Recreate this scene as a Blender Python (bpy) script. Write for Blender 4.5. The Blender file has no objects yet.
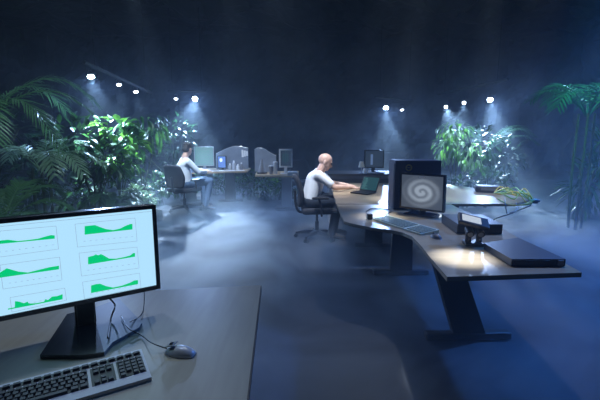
import bpy, bmesh, math, random
from mathutils import Vector, Matrix, Euler, Quaternion
random.seed(7)
PI = math.pi
sc = bpy.context.scene
COL = sc.collection
R = math.radians
V = Vector

# ------------------------------------------------------------------ camera
PITCH = 9.09
cam_d = bpy.data.cameras.new('camera')
cam_d.lens = 24.0; cam_d.sensor_width = 36.0; cam_d.clip_start = 0.05; cam_d.clip_end = 100
cam = bpy.data.objects.new('camera', cam_d); COL.objects.link(cam)
cam.location = (0, 0, 1.5); cam.rotation_euler = (R(90 - PITCH), 0, 0)
sc.camera = cam
_f = V((0, math.cos(R(PITCH)), -math.sin(R(PITCH)))); _u = V((0, math.sin(R(PITCH)), math.cos(R(PITCH))))
def ray(px, py): return _f * 400 + V((1, 0, 0)) * (px - 300) - _u * (py - 200)
def P(px, py, z=.73):
    d = ray(px, py); return V((0, 0, 1.5)) + d * ((z - 1.5) / d.z)
def PY(px, py, Y):
    d = ray(px, py); return V((0, 0, 1.5)) + d * (Y / d.y)

# ------------------------------------------------------------------ materials
def mat(name, col, rough=.6, metal=0, vary=0, scale=8, emit=None, estr=0, bump=0, spec=.5, coat=0, col2=None):
    m = bpy.data.materials.new(name); m.use_nodes = True
    nt = m.node_tree; b = nt.nodes['Principled BSDF']
    b.inputs['Base Color'].default_value = (*col, 1); b.inputs['Roughness'].default_value = rough
    b.inputs['Metallic'].default_value = metal; b.inputs['Specular IOR Level'].default_value = spec
    b.inputs['Coat Weight'].default_value = coat
    tc = nt.nodes.new('ShaderNodeTexCoord')
    no = nt.nodes.new('ShaderNodeTexNoise'); no.inputs['Scale'].default_value = scale; no.inputs['Detail'].default_value = 5
    nt.links.new(tc.outputs['Object'], no.inputs['Vector'])
    if vary or col2:
        mx = nt.nodes.new('ShaderNodeMix'); mx.data_type = 'RGBA'
        c2 = col2 or tuple(c * (1 - vary) for c in col)
        mx.inputs[6].default_value = (*col, 1); mx.inputs[7].default_value = (*c2, 1)
        mr = nt.nodes.new('ShaderNodeMapRange'); mr.inputs['From Min'].default_value = .35; mr.inputs['From Max'].default_value = .65
        nt.links.new(no.outputs['Fac'], mr.inputs['Value']); nt.links.new(mr.outputs[0], mx.inputs[0])
        nt.links.new(mx.outputs[2], b.inputs['Base Color'])
    if bump:
        bp = nt.nodes.new('ShaderNodeBump'); bp.inputs['Strength'].default_value = bump; bp.inputs['Distance'].default_value = .05
        nt.links.new(no.outputs['Fac'], bp.inputs['Height']); nt.links.new(bp.outputs[0], b.inputs['Normal'])
    if emit:
        b.inputs['Emission Color'].default_value = (*emit, 1); b.inputs['Emission Strength'].default_value = estr
    return m

def wood(name, a, b_, rough=.35, axis=0):
    m = mat(name, a, rough, vary=.1, coat=.35)
    nt = m.node_tree; b = nt.nodes['Principled BSDF']
    tc = nt.nodes['Texture Coordinate']; mp = nt.nodes.new('ShaderNodeMapping')
    s = [6, 6, 6]; s[axis] = .7; mp.inputs['Scale'].default_value = s
    nt.links.new(tc.outputs['Object'], mp.inputs['Vector'])
    no = [n for n in nt.nodes if n.type == 'TEX_NOISE'][0]; no.inputs['Scale'].default_value = 5
    nt.links.new(mp.outputs[0], no.inputs['Vector'])
    mx = [n for n in nt.nodes if n.type == 'MIX'][0]
    mx.inputs[6].default_value = (*a, 1); mx.inputs[7].default_value = (*b_, 1)
    return m

def leafmat(name, col, rough=.35):
    m = bpy.data.materials.new(name); m.use_nodes = True; nt = m.node_tree
    b = nt.nodes['Principled BSDF']; out = nt.nodes['Material Output']
    b.inputs['Roughness'].default_value = rough
    tr = nt.nodes.new('ShaderNodeBsdfTranslucent')
    no = nt.nodes.new('ShaderNodeTexNoise'); no.inputs['Scale'].default_value = 3
    tc = nt.nodes.new('ShaderNodeTexCoord'); nt.links.new(tc.outputs['Object'], no.inputs['Vector'])
    mx = nt.nodes.new('ShaderNodeMix'); mx.data_type = 'RGBA'
    mx.inputs[6].default_value = (*col, 1); mx.inputs[7].default_value = (*[c * .6 for c in col], 1)
    nt.links.new(no.outputs['Fac'], mx.inputs[0]); nt.links.new(mx.outputs[2], b.inputs['Base Color'])
    nt.links.new(mx.outputs[2], tr.inputs['Color'])
    ms = nt.nodes.new('ShaderNodeMixShader'); ms.inputs[0].default_value = .35
    nt.links.new(b.outputs[0], ms.inputs[1]); nt.links.new(tr.outputs[0], ms.inputs[2]); nt.links.new(ms.outputs[0], out.inputs['Surface'])
    return m

def emat(name, col, s):
    m = bpy.data.materials.new(name); m.use_nodes = True; nt = m.node_tree
    b = nt.nodes['Principled BSDF']
    b.inputs['Base Color'].default_value = (.01, .01, .01, 1); b.inputs['Roughness'].default_value = .25
    b.inputs['Emission Color'].default_value = (*col, 1); b.inputs['Emission Strength'].default_value = s
    return m

M = dict(
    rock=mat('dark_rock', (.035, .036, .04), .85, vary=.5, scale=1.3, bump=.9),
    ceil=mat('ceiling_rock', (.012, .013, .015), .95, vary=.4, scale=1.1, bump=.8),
    floor=mat('floor_concrete', (.055, .065, .085), .75, vary=.3, scale=1.5, bump=.1),
    birch=wood('birch_veneer', (.48, .37, .24), (.42, .32, .205), .30, 0),
    grayveneer=wood('pale_veneer', (.36, .33, .25), (.32, .29, .22), .42, 1),
    edge=mat('desk_edge', (.30, .22, .15), .5, vary=.2),
    legdark=mat('leg_metal_dark', (.06, .055, .055), .45, .4),
    leggrey=mat('leg_metal_grey', (.42, .45, .5), .4, .5),
    black=mat('black_plastic', (.012, .012, .014), .35),
    bezel=mat('bezel_black', (.008, .009, .012), .22, coat=.3),
    silver=mat('silver_plastic', (.50, .52, .56), .32, .1),
    midgrey=mat('grey_plastic', (.17, .175, .19), .4),
    key=mat('key_cap_dark', (.03, .033, .045), .4),
    keyp=mat('key_cap_grey', (.30, .36, .30), .5),
    kbgrey=mat('keyboard_grey', (.60, .68, .56), .5),
    fabric=mat('chair_fabric', (.018, .02, .03), .9, vary=.3, scale=60),
    chmetal=mat('chair_metal', (.05, .05, .06), .35, .6),
    panel=mat('partition_grey', (.23, .27, .33), .7, vary=.15),
    skin=mat('skin', (.62, .39, .30), .5, vary=.08),
    skin2=mat('skin_light', (.58, .37, .29), .5, vary=.08),
    white=mat('white_cotton', (.78, .80, .84), .85, vary=.06),
    shirt=mat('pale_shirt', (.72, .77, .86), .85, vary=.12),
    jeans=mat('blue_denim', (.10, .17, .30), .85, vary=.3, scale=30),
    darkjeans=mat('dark_denim', (.02, .03, .05), .85, vary=.3, scale=30),
    shoe=mat('shoe_leather', (.03, .025, .025), .5),
    hair=mat('dark_hair', (.018, .012, .010), .6, vary=.4, scale=60, bump=.5),
    eye=mat('eye', (.05, .04, .03), .2),
    paper=mat('white_paper', (.82, .84, .86), .7),
    blue=mat('dark_blue_paint', (.006, .016, .06), .5),
    yellow=mat('yellow_cable', (.75, .62, .10), .4),
    greenc=mat('green_cable', (.25, .50, .12), .4),
    greyc=mat('grey_cable', (.45, .48, .52), .4),
    rackd=mat('rack_metal', (.035, .038, .045), .38, .5),
    rackt=mat('rack_top_metal', (.10, .105, .125), .42, .5),
    cream=mat('cream_plastic', (.72, .70, .55), .5),
    stone=mat('pale_stone', (.55, .60, .58), .8, vary=.4, scale=7, bump=.6),
    soil=mat('soil', (.02, .016, .012), .95, vary=.4),
    leaf=leafmat('leaf_green', (.05, .16, .035)),
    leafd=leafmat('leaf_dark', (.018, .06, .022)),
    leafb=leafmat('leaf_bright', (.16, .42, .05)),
    leaf_lit=leafmat('leaf_lit_pale', (.42, .60, .34)),  # white lamplight on leaves, put into the leaf colour
    palm=leafmat('palm_green', (.11, .26, .10)),
    palm_lit=leafmat('palm_lit_pale', (.30, .46, .28)),  # palm green lightened to stand for leaflets lit white
    palmt=leafmat('palm_teal', (.05, .26, .13)),
    stem=mat('plant_stem', (.09, .11, .05), .7, vary=.4, scale=20),
    track=mat('track_metal', (.02, .022, .025), .9, 0, spec=.1),
    lampm=mat('lamp_housing', (.10, .10, .11), .35, .7),
    lens=emat('lamp_lens', (.75, .86, 1.0), 60),
    lensd=emat('lamp_lens_dim', (.75, .86, 1.0), 14),
    scr=emat('screen_white', (.44, .76, 1.0), 1.1),
    scrg=emat('screen_green', (.0, .66, .22), .95),
    scrl=emat('screen_line', (.30, .42, .55), .8),
    scrt=emat('screen_teal', (.015, .075, .09), .8),
    scrtl=emat('screen_teal_line', (.10, .30, .30), .8),
    scrp=emat('screen_pale', (.14, .32, .36), .9),
    scrb=emat('screen_blue', (.06, .16, .55), 1.2),
    scrw=emat('screen_glint', (.55, .70, .95), 1.6),
    scrk=emat('screen_dark', (.04, .07, .12), .5),
)

# ------------------------------------------------------------------ object helpers
def tag(o, label=None, cat=None, group=None, kind=None):
    if label: o['label'] = label
    if cat: o['category'] = cat
    if group: o['group'] = group
    if kind: o['kind'] = kind
    return o
def thing(name, label, cat, loc=(0, 0, 0), rz=0, group=None):
    o = bpy.data.objects.new(name, None); COL.objects.link(o)
    o.empty_display_size = .1
    o.location = loc; o.rotation_euler = (0, 0, rz)
    o.matrix_basis = Matrix.Translation(V(loc)) @ Matrix.Rotation(rz, 4, 'Z')
    return tag(o, label, cat, group)
def wmat(o):
    m = o.matrix_basis.copy()
    while o.parent: o = o.parent; m = o.matrix_basis @ m
    return m

class MB:
    def __init__(s): s.bm = bmesh.new(); s.T = Matrix.Identity(4)
    def _add(s, verts):
        for v in verts: v.co = s.T @ v.co
    def box(s, c, size, rot=None, bev=0, seg=2):
        r = bmesh.ops.create_cube(s.bm, size=1); vs = r['verts']
        mt = Matrix.Translation(V(c)) @ (Euler(rot).to_matrix().to_4x4() if rot else Matrix.Identity(4)) @ Matrix.Diagonal((*size, 1))
        for v in vs: v.co = mt @ v.co
        if bev:
            es = list({e for v in vs for e in v.link_edges})
            r = bmesh.ops.bevel(s.bm, geom=es, offset=bev, segments=seg, affect='EDGES', profile=.5)
            vs = list({v for v in r['verts']} | {v for v in vs if v.is_valid})
            # all verts of this island
            seen = set(vs); st = list(vs)
            while st:
                v = st.pop()
                for e in v.link_edges:
                    w = e.other_vert(v)
                    if w not in seen: seen.add(w); st.append(w)
            vs = list(seen)
        s._add(vs); return s
    def cyl(s, p1, p2, r1, r2=None, n=16, cap=True):
        p1, p2 = V(p1), V(p2); r2 = r1 if r2 is None else r2
        d = p2 - p1; L = d.length
        r = bmesh.ops.create_cone(s.bm, cap_ends=cap, segments=n, radius1=r1, radius2=max(r2, 1e-5), depth=L)
        q = d.to_track_quat('Z', 'Y').to_matrix().to_4x4()
        mt = Matrix.Translation((p1 + p2) / 2) @ q
        for v in r['verts']: v.co = mt @ v.co
        s._add(r['verts']); return s
    def ball(s, c, rad, n=12, rot=None):
        r = bmesh.ops.create_uvsphere(s.bm, u_segments=n * 2, v_segments=n, radius=1)
        if not hasattr(rad, '__len__'): rad = (rad,) * 3
        mt = Matrix.Translation(V(c)) @ (rot.to_4x4() if rot is not None else Matrix.Identity(4)) @ Matrix.Diagonal((*rad, 1))
        for v in r['verts']: v.co = mt @ v.co
        s._add(r['verts']); return s
    def rc(s, p1, r1, p2, r2, n=8):
        s.ball(p1, r1, n); s.ball(p2, r2, n); s.cyl(p1, p2, r1, r2, n * 2); return s
    def poly(s, pts, z0, z1, bev=0):
        lo = [s.bm.verts.new((p[0], p[1], z0)) for p in pts]; hi = [s.bm.verts.new((p[0], p[1], z1)) for p in pts]
        n = len(pts); s.bm.faces.new(list(reversed(lo))); s.bm.faces.new(hi)
        for i in range(n): s.bm.faces.new((lo[i], lo[(i + 1) % n], hi[(i + 1) % n], hi[i]))
        if bev:
            es = [e for e in s.bm.edges if (e.verts[0] in hi and e.verts[1] in hi)]
            bmesh.ops.bevel(s.bm, geom=es, offset=bev, segments=2, affect='EDGES')
        s._add(list(s.bm.verts) if s.T != Matrix.Identity(4) else []); return s
    def loft(s, rings, cap=True, close=True):
        R_ = [[s.bm.verts.new(s.T @ V(p)) for p in r] for r in rings]
        n = len(R_[0])
        for a, b in zip(R_, R_[1:]):
            for i in range(n if close else n - 1): s.bm.faces.new((a[i], a[(i + 1) % n], b[(i + 1) % n], b[i]))
        if cap and close: s.bm.faces.new(list(reversed(R_[0]))); s.bm.faces.new(R_[-1])
        return s
    def tube(s, path, r, n=8):
        path = [V(p) for p in path]; rings = []
        up = V((0, 0, 1))
        for i, p in enumerate(path):
            t = (path[min(i + 1, len(path) - 1)] - path[max(i - 1, 0)]).normalized()
            a = t.cross(up); a = a.normalized() if a.length > .05 else t.cross(V((1, 0, 0))).normalized()
            b = a.cross(t)
            rr = r[i] if hasattr(r, '__len__') else r
            rings.append([p + (a * math.cos(k * 2 * PI / n) + b * math.sin(k * 2 * PI / n)) * rr for k in range(n)])
        return s.loft(rings)
    def quad(s, *pts):
        s.bm.faces.new([s.bm.verts.new(s.T @ V(p)) for p in pts]); return s
    def build(s, name, m, parent=None, smooth=False, world=False, remesh=0, sub=0, mats=None, smooth_it=6):
        bmesh.ops.recalc_face_normals(s.bm, faces=s.bm.faces)
        me = bpy.data.meshes.new(name)
        if world and parent is not None: s.bm.transform(wmat(parent).inverted())
        if smooth:
            for f in s.bm.faces: f.smooth = True
        s.bm.to_mesh(me); s.bm.free()
        me.materials.append(m)
        o = bpy.data.objects.new(name, me); COL.objects.link(o)
        if parent is not None: o.parent = parent
        if remesh:
            md = o.modifiers.new('r', 'REMESH'); md.mode = 'VOXEL'; md.voxel_size = remesh; md.use_smooth_shade = True
            ms = o.modifiers.new('s', 'SMOOTH'); ms.factor = .5; ms.iterations = smooth_it
        if sub:
            md = o.modifiers.new('sub', 'SUBSURF'); md.levels = sub; md.render_levels = sub
        return o

def spline(pts, n=24):
    pts = [V(p) for p in pts]; out = []
    P_ = [pts[0]] + pts + [pts[-1]]
    seg = len(pts) - 1
    for i in range(n + 1):
        t = i / n * seg; k = min(int(t), seg - 1); f = t - k
        a, b, c, d = P_[k], P_[k + 1], P_[k + 2], P_[k + 3]
        out.append(.5 * ((2 * b) + (c - a) * f + (2 * a - 5 * b + 4 * c - d) * f * f + (3 * b - a - 3 * c + d) * f ** 3))
    return out

def copy_tree(o, parent=None):
    c = o.copy(); COL.objects.link(c)
    if parent is not None: c.parent = parent
    for ch in [x for x in bpy.data.objects if x.parent == o]: copy_tree(ch, c)
    return c
def place(o, loc, rz):
    o.location = loc; o.rotation_euler = (0, 0, rz); o.matrix_basis = Matrix.Translation(V(loc)) @ Matrix.Rotation(rz, 4, 'Z')

# ------------------------------------------------------------------ setting
from mathutils import noise as mnoise
def rocky(name, origin, ex, ey, su, sv, amp, m, nrm, seed=0):
    """grid sheet with rough rock relief, one closed slab"""
    b = MB(); bm = b.bm; origin, ex, ey, nrm = V(origin), V(ex), V(ey), V(nrm)
    g = [[None] * (sv + 1) for _ in range(su + 1)]; h = [[None] * (sv + 1) for _ in range(su + 1)]
    for i in range(su + 1):
        for j in range(sv + 1):
            p = origin + ex * (i / su) + ey * (j / sv)
            q = p * .55 + V((seed, seed, seed))
            d = abs(mnoise.noise(q)) * amp * 1.4 + abs(mnoise.noise(q * 2.7)) * amp * .6 + mnoise.noise(q * 6) * amp * .15
            g[i][j] = bm.verts.new(p + nrm * d); h[i][j] = bm.verts.new(p - nrm * .25)
    for i in range(su):
        for j in range(sv):
            bm.faces.new((g[i][j], g[i + 1][j], g[i + 1][j + 1], g[i][j + 1]))
            bm.faces.new((h[i][j], h[i][j + 1], h[i + 1][j + 1], h[i + 1][j]))
    ring = [(i, 0) for i in range(su)] + [(su, j) for j in range(sv)] + [(i, sv) for i in range(su, 0, -1)] + [(0, j) for j in range(sv, 0, -1)]
    for k in range(len(ring)):
        a, c = ring[k], ring[(k + 1) % len(ring)]
        bm.faces.new((g[a[0]][a[1]], h[a[0]][a[1]], h[c[0]][c[1]], g[c[0]][c[1]]))
    return tag(b.build(name, m, smooth=False), kind='structure')
X0, X1, Y0, Y1, ZC = -8.5, 9.5, -2.5, 14.0, 4.9
b = MB(); b.box(((X0 + X1) / 2, (Y0 + Y1) / 2, -.1), (X1 - X0 + .8, Y1 - Y0 + .8, .2)); tag(b.build('floor', M['floor']), kind='structure')
rocky('wall_back', (X0, Y1, -.1), (X1 - X0, 0, 0), (0, 0, ZC + .2), 110, 34, .5, M['rock'], (0, -1, 0), 3)
rocky('wall_left', (X0, Y0, -.1), (0, Y1 - Y0, 0), (0, 0, ZC + .2), 70, 24, .5, M['rock'], (1, 0, 0), 9)
rocky('wall_right', (X1, Y0, -.1), (0, Y1 - Y0, 0), (0, 0, ZC + .2), 70, 24, .5, M['rock'], (-1, 0, 0), 5)
rocky('wall_front', (X0, Y0, -.1), (X1 - X0, 0, 0), (0, 0, ZC + .2), 40, 12, .3, M['rock'], (0, 1, 0), 1)
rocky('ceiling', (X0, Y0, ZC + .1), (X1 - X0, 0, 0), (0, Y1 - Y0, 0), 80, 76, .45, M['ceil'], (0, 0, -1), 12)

# ------------------------------------------------------------------ computer monitor (foreground)
mon = thing('computer_monitor', 'large wide black monitor showing green graphs on a white screen', 'monitor', (-.608, 1.66, .73), 0)
ya = R(34)
ML = V((-math.cos(ya), -math.sin(ya), 0)); MN = V((math.sin(ya), -math.cos(ya), 0)); MO = V((-.608, 1.66, 0))
def mp(s, z, n=0): return MO + ML * s + MN * n + V((0, 0, z))
def mpix(px, py):                       # point of the photo's screen in the monitor's own plane
    d = ray(px, py); t = ((MO - V((0, 0, 1.5))).dot(MN)) / d.dot(MN)
    q = V((0, 0, 1.5)) + d * t - MO
    return (q.dot(ML), q.z)
WM = .60; ZB, ZT = .845, 1.215
def mbox(b, s0, s1, z0, z1, n0, n1, bev=0):
    c = mp((s0 + s1) / 2, (z0 + z1) / 2, (n0 + n1) / 2)
    return b.box(c, (s1 - s0, n1 - n0 if n1 > n0 else n0 - n1, z1 - z0), (0, 0, ya), bev)
b = MB(); mbox(b, 0, WM, ZB, ZT, -.045, -.002, .006); b.build('housing', M['bezel'], mon, world=True)
b = MB(); BZ = .017
for a in ((0, BZ, ZB, ZT), (WM - BZ, WM, ZB, ZT), (BZ, WM - BZ, ZB, ZB + .019), (BZ, WM - BZ, ZT - BZ, ZT)): mbox(b, *a, -.002, .006, .0015)
b.build('bezel', M['bezel'], mon, world=True)
b = MB(); mbox(b, BZ, WM - BZ, ZB + .019, ZT - BZ, -.0015, .0005); scr = b.build('screen', M['scr'], mon, world=True)
def strip(b, pts, w, n): # thin line frame on screen
    for (s0, z0), (s1, z1) in zip(pts, pts[1:]):
        d = V((s1 - s0, z1 - z0)); d.normalize(); o = V((-d.y, d.x)) * w / 2
        b.quad(mp(s0 + o.x, z0 + o.y, n), mp(s1 + o.x, z1 + o.y, n), mp(s1 - o.x, z1 - o.y, n), mp(s0 - o.x, z0 - o.y, n))
charts = [
 ([(75, 224), (135, 218), (137, 241), (77.5, 247)], [(84.6, 226), (90, 225.5), (95, 225), (100, 227), (106, 229), (113, 230), (120, 228.5), (126, 225.5), (130, 224), (132.4, 223.8)], (234.6, 229.4)),
 ([(79, 253), (137, 247), (139, 268), (81.5, 276)], [(88, 257), (90, 256.4), (94, 255.4), (95.5, 254.2), (98, 255.2), (101, 254), (104, 255.5), (109, 258.5), (116, 259.2), (124, 257), (130, 255.4), (133, 253), (135, 253)], (264.4, 256.6)),
 ([(82.5, 282), (139.5, 273), (141, 289), (84.5, 300)], [(91, 285.4), (96, 284), (100, 283.6), (106, 286), (113, 287.4), (122, 285.5), (130, 282.6), (134, 280.4), (138, 280)], (293, 284)),
 ([(0, 231), (56, 226), (58.5, 249), (-8, 258)], [(-8, 241.5), (0, 240.5), (8, 239.6), (12, 240.2), (18, 241.5), (28, 241.2), (38, 238.6), (47, 236), (51, 235), (54.7, 235.4)], (244.6, 238.6)),
 ([(0, 265), (59.6, 257), (62, 280), (3, 289)], [(-6, 273.5), (0, 272.5), (6.6, 268.2), (11, 269.4), (18, 271.4), (28, 272.4), (40, 269.4), (50, 267), (59, 265.6)], (278.5, 269.2)),
 ([(10, 297.5), (64.7, 288), (66.5, 300), (12, 312)], [(8, 308.8), (14.8, 307.5), (15, 301), (19, 301.5), (24, 303), (27.5, 301.5), (29, 303.5), (36, 303.5), (44, 302.5), (45.5, 299), (48, 300), (52, 296.5), (57, 296), (62.6, 294)], (309.6, 299.2)),
]
sx0, sx1, sz0, sz1 = BZ + .002, WM - BZ - .002, ZB + .021, ZT - BZ - .002
def cl(q): return (min(max(q[0], sx0), sx1), min(max(q[1], sz0), sz1))
for fr, top, (bl, br) in charts:
    top = [(q[0], min(q[1], bl + (br - bl) * (q[0] - top[0][0]) / (top[-1][0] - top[0][0]) - 1.2)) for q in top]
    fm = [cl(mpix(*q)) for q in fr]
    b = MB(); strip(b, fm + [fm[0]], .0011, .0012)
    # axis figures: a row of short ticks beneath the graph
    for k in range(9):
        t = .1 + k * .1
        x = fr[3][0] + (fr[2][0] - fr[3][0]) * t; y = fr[3][1] + (fr[2][1] - fr[3][1]) * t - 5
        a_, c_ = mpix(x, y), mpix(x + 2.2, y - .3)
        if sx0 < a_[0] < sx1 and sx0 < c_[0] < sx1 and a_[1] > sz0: strip(b, [a_, c_], .0012, .0012)
    ch = b.build('chart_frame', M['scrl'], scr, world=True)
    b = MB(); N = len(top)
    x0, x1 = top[0][0], top[-1][0]
    T_ = [cl(mpix(*q)) for q in top]; B_ = [cl(mpix(q[0], bl + (br - bl) * (q[0] - x0) / (x1 - x0))) for q in top]
    for i in range(N - 1):
        try: b.quad(mp(*T_[i], .0013), mp(*T_[i + 1], .0013), mp(*B_[i + 1], .0013), mp(*B_[i], .0013))
        except Exception: pass
    b.build('chart', M['scrg'], scr, world=True)
b = MB(); l = [cl(mpix(0, 226)), cl(mpix(155, 212))]; strip(b, [(l[0][0], 1.188), (l[1][0], 1.188)], .0012, .0012); b.build('window_line', M['scrl'], scr, world=True)
# stand: column and two splayed foot plates
colc = P(90, 341, .73)
b = MB(); c = mp(.29, .83, -.055); b.box((c.x, c.y, .84), (.075, .03, .20), (0, 0, ya), .004); b.build('stand_column', M['bezel'], mon, world=True)
b = MB(); b.box((c.x + MN.x * .02, c.y + MN.y * .02, .80), (.062, .012, .13), (0, 0, ya), .003); b.build('cable_cover', M['black'], mon, world=True)
def plate(px, z0, z1, name, m, bev=.002):
    b = MB(); b.poly([P(x, y, .745)[:2] for x, y in px], z0, z1); return b.build(name, m, mon, world=True)
plate([(67, 314), (92, 308), (104, 352), (82, 355), (40, 355)], .731, .745, 'foot_plate', M['bezel'])
tag(plate([(92, 308), (119, 298), (142, 322), (139, 327), (112, 342), (104, 352)], .731, .743, 'foot_plate', M['midgrey']), 'grey plastic right half of the stand foot')
b = MB(); b.tube(spline([mp(.22, .86, -.03), mp(.18, .80, -.04), mp(.20, .755, -.02), P(108, 338, .75)], 16), .0035)
b.build('power_cable', M['black'], mon, world=True)
b = MB(); b.tube(spline([mp(.06, .86, -.03), P(144, 305, .745), P(141, 315, .737), P(130, 322, .752)], 16), .002)
b.build('signal_cable', M['black'], mon, world=True)

# foreground desk
DZ = .73
def desk(name, label, pts, m, thick=.028, z=DZ, loc=None):
    t = thing(name, label, 'desk', (*(loc or pts[0]), 0))
    b = MB(); b.poly(pts, z - thick + .004, z); b.build('desk_top', m, t, world=True)
    b = MB(); b.poly([(p[0], p[1]) for p in pts], z - thick, z - thick + .004)
    b.build('underside', M['edge'], t, world=True)
    return t
def tleg(parent, cx, cy, ang=0, w=.65, m=None, zt=.70, dx=0):
    m = m or M['legdark']
    d = V((math.cos(ang), math.sin(ang), 0))
    b = MB(); b.box((cx, cy, .03), (w, .075, .055), (0, 0, ang), .012); b.build('foot', m, parent, world=True)
    b = MB(); n = V((-d.y, d.x, 0)) * .03; c = V((cx, cy, 0))
    def q(s, z, k): p = c + d * s + n * k; return (p.x, p.y, z)
    w0, w1 = .12, .10
    b.loft([[q(-w0, .055, -1), q(w0, .055, -1), q(w0, .055, 1), q(-w0, .055, 1)], [q(dx - w1, zt, -1), q(dx + w1, zt, -1), q(dx + w1, zt, 1), q(dx - w1, zt, 1)]])
    b.build('leg', m, parent, world=True)
fd = desk('office_desk', 'grey-brown wooden desk carrying the large screen with green graphs', [(-.205, 1.995), (-.13, .55), (-1.9, .55), (-1.9, 1.82), (-.68, 1.93)], M['grayveneer'])
tleg(fd, -.5, 1.35, PI / 2, .7); tleg(fd, -1.6, 1.25, PI / 2, .7)
b = MB(); a_, c_ = V((-.2035, 1.99, 0)), V((-.129, .56, 0)); d_ = c_ - a_
b.box(((a_.x + c_.x) / 2, (a_.y + c_.y) / 2, .715), (.006, d_.length, .026), (0, 0, math.atan2(-d_.x, d_.y) + 0)); b.build('edge_band', M['legdark'], fd, world=True)

# ------------------------------------------------------------------ foreground keyboard
kr, kr2 = P(151, 347, .755), P(151, 383, .755)
kl = P(0, 386, .755)
kd = V((kl.x - kr.x, kl.y - kr.y, 0)).normalized()          # towards the left end
kang = math.atan2(-kd.y, -kd.x)
kb = thing('keyboard', 'silver keyboard with dark keys in front of the large screen', 'keyboard', (kr.x - .03, kr.y - .012, .731), kang)
KW, KD = .455, .175
def keys(parent, m, spots, size):
    first = None
    for p in spots:
        if first is None:
            b = MB(); b.box((0, 0, 0), size); o = first = b.build('key', m, parent)
        else:
            o = first.copy(); COL.objects.link(o)
        o.location = p
b = MB(); b.loft([[(-KW, -KD, .0), (0, -KD, .0), (0, -KD, .012), (-KW, -KD, .012)], [(-KW, 0, .0), (0, 0, .0), (0, 0, .024), (-KW, 0, .024)]])
b.build('case', M['silver'], kb)
def kz(y): return .024 + (y / KD) * .012
b = MB()
for x0, x1, y0, y1 in ((-.089, -.008, -.138, -.044), (-.166, -.097, -.138, -.044), (-KW + .01, -.174, -.138, -.044), (-KW + .01, -.008, -.036, -.014)):
    b.loft([[(x0, y0, kz(y0) - .002), (x1, y0, kz(y0) - .002), (x1, y0, kz(y0) + .0012), (x0, y0, kz(y0) + .0012)], [(x0, y1, kz(y1) - .002), (x1, y1, kz(y1) - .002), (x1, y1, kz(y1) + .0012), (x0, y1, kz(y1) + .0012)]])
b.build('key_bed', M['black'], kb)
keydata = {}
def key(x, y, w, h):
    k_ = (round(w, 4), round(h, 4))
    if k_ not in keydata:
        b = MB(); b.loft([[(-w / 2, -h / 2, 0), (w / 2, -h / 2, 0), (w / 2, h / 2, 0), (-w / 2, h / 2, 0)], [(-w / 2 + .002, -h / 2 + .002, .007), (w / 2 - .002, -h / 2 + .002, .007), (w / 2 - .002, h / 2 - .0015, .007), (-w / 2 + .002, h / 2 - .0015, .007)]])
        o = b.build('key', M['key'], kb); keydata[k_] = o
    else:
        o = keydata[k_].copy(); COL.objects.link(o)
    o.location = (x, y, kz(y) + .0012); o.rotation_euler = (math.atan2(.012, KD), 0, 0)
U = .019
for r in range(5):                                    # number pad
    for c in range(4):
        if r == 4 and c == 1: continue
        key(-.0195 - (3 - c) * U, -.0535 - r * .0187, .0165, .016)
for c in range(3):                                    # navigation cluster
    key(-.1125 - (2 - c) * U, -.0535, .0165, .016); key(-.1125 - (2 - c) * U, -.0722, .0165, .016)
    key(-.1125 - (2 - c) * U, -.0535 - 4 * .0187, .0165, .016)
key(-.1125 - U, -.0535 - 3 * .0187, .0165, .016)
for r in range(4):
    for c in range(13):
        x = -.184 - c * U - (r % 2) * .006
        if x > -KW + .018: key(x, -.0535 - r * .0187, .0165, .016)
for x, w in ((-.187, .022), (-.212, .022), (-.30, .14), (-.385, .022)): key(x, -.0535 - 4 * .0187, w, .016)
for c in range(16):
    key(-.02 - c * .0262, -.025, .021, .013)

# mouse
mc = P(181, 354, .735)
ms = thing('computer_mouse', 'silver and grey mouse beside the silver keyboard', 'mouse', (mc.x - .005, mc.y + .01, .731), R(74))
b = MB(); rings = []
for i in range(13):
    t = i / 12; y = (t - .5) * .112; w = .031 * math.sin(PI * min(max(.08 + t * .84, 0), 1)) ** .45; h = .034 * (math.sin(PI * (.1 + .8 * t))) ** .8 * (1 - .25 * t)
    rings.append([(w * math.cos(a), y, max(0, h * math.sin(a))) for a in [PI * k / 10 for k in range(11)]] + [(-w * .8, y, 0), (w * .8, y, 0)])
b.loft(rings); b.build('body', M['silver'], ms, smooth=True)
b = MB(); b.box((-.0, .036, .0295), (.036, .036, .003), (R(-17), 0, 0), .001); b.build('button', M['midgrey'], ms)
b = MB(); b.cyl((-.004, .034, .030), (.004, .034, .030), .008, n=16); b.build('scroll_wheel', M['black'], ms)
b = MB(); w = wmat(ms)
b.tube(spline([w @ V((0, .055, .010)), P(152, 343, .758), P(141, 335, .737), P(128, 328, .752), P(121, 316, .752)], 24), .0022)
b.build('mouse_cord', M['black'], ms, world=True)

# ------------------------------------------------------------------ right-hand desks
A = desk('corner_desk', 'birch desk with a cut-in corner carrying the spiral screen and servers',
    [(.42, 4.50), (.405, 3.58), (.45, 3.50), (.61, 3.33), (.76, 3.23), (.83, 3.15), (.87, 3.02), (.86, 2.75), (.835, 2.47), (.815, 2.12), (1.61, 2.19), (1.70, 3.3), (1.72, 4.50)], M['birch'], loc=(1.25, 2.9))
tleg(A, 1.255, 2.80, R(2), .64, dx=-.23)
tleg(A, 1.1, 4.2, 0, .6)
B_ = desk('office_desk', 'birch desk where the bald man in the white t-shirt rests his arms',
    [(.50, 6.6), (.44, 5.1), (.42, 4.53), (2.47, 4.53), (2.93, 4.93), (2.62, 5.95), (2.38, 6.6)], M['birch'], loc=(1.3, 5.5))
tleg(B_, 1.0, 5.3, 0, .5); tleg(B_, 2.1, 5.5, 0, .6)

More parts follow.
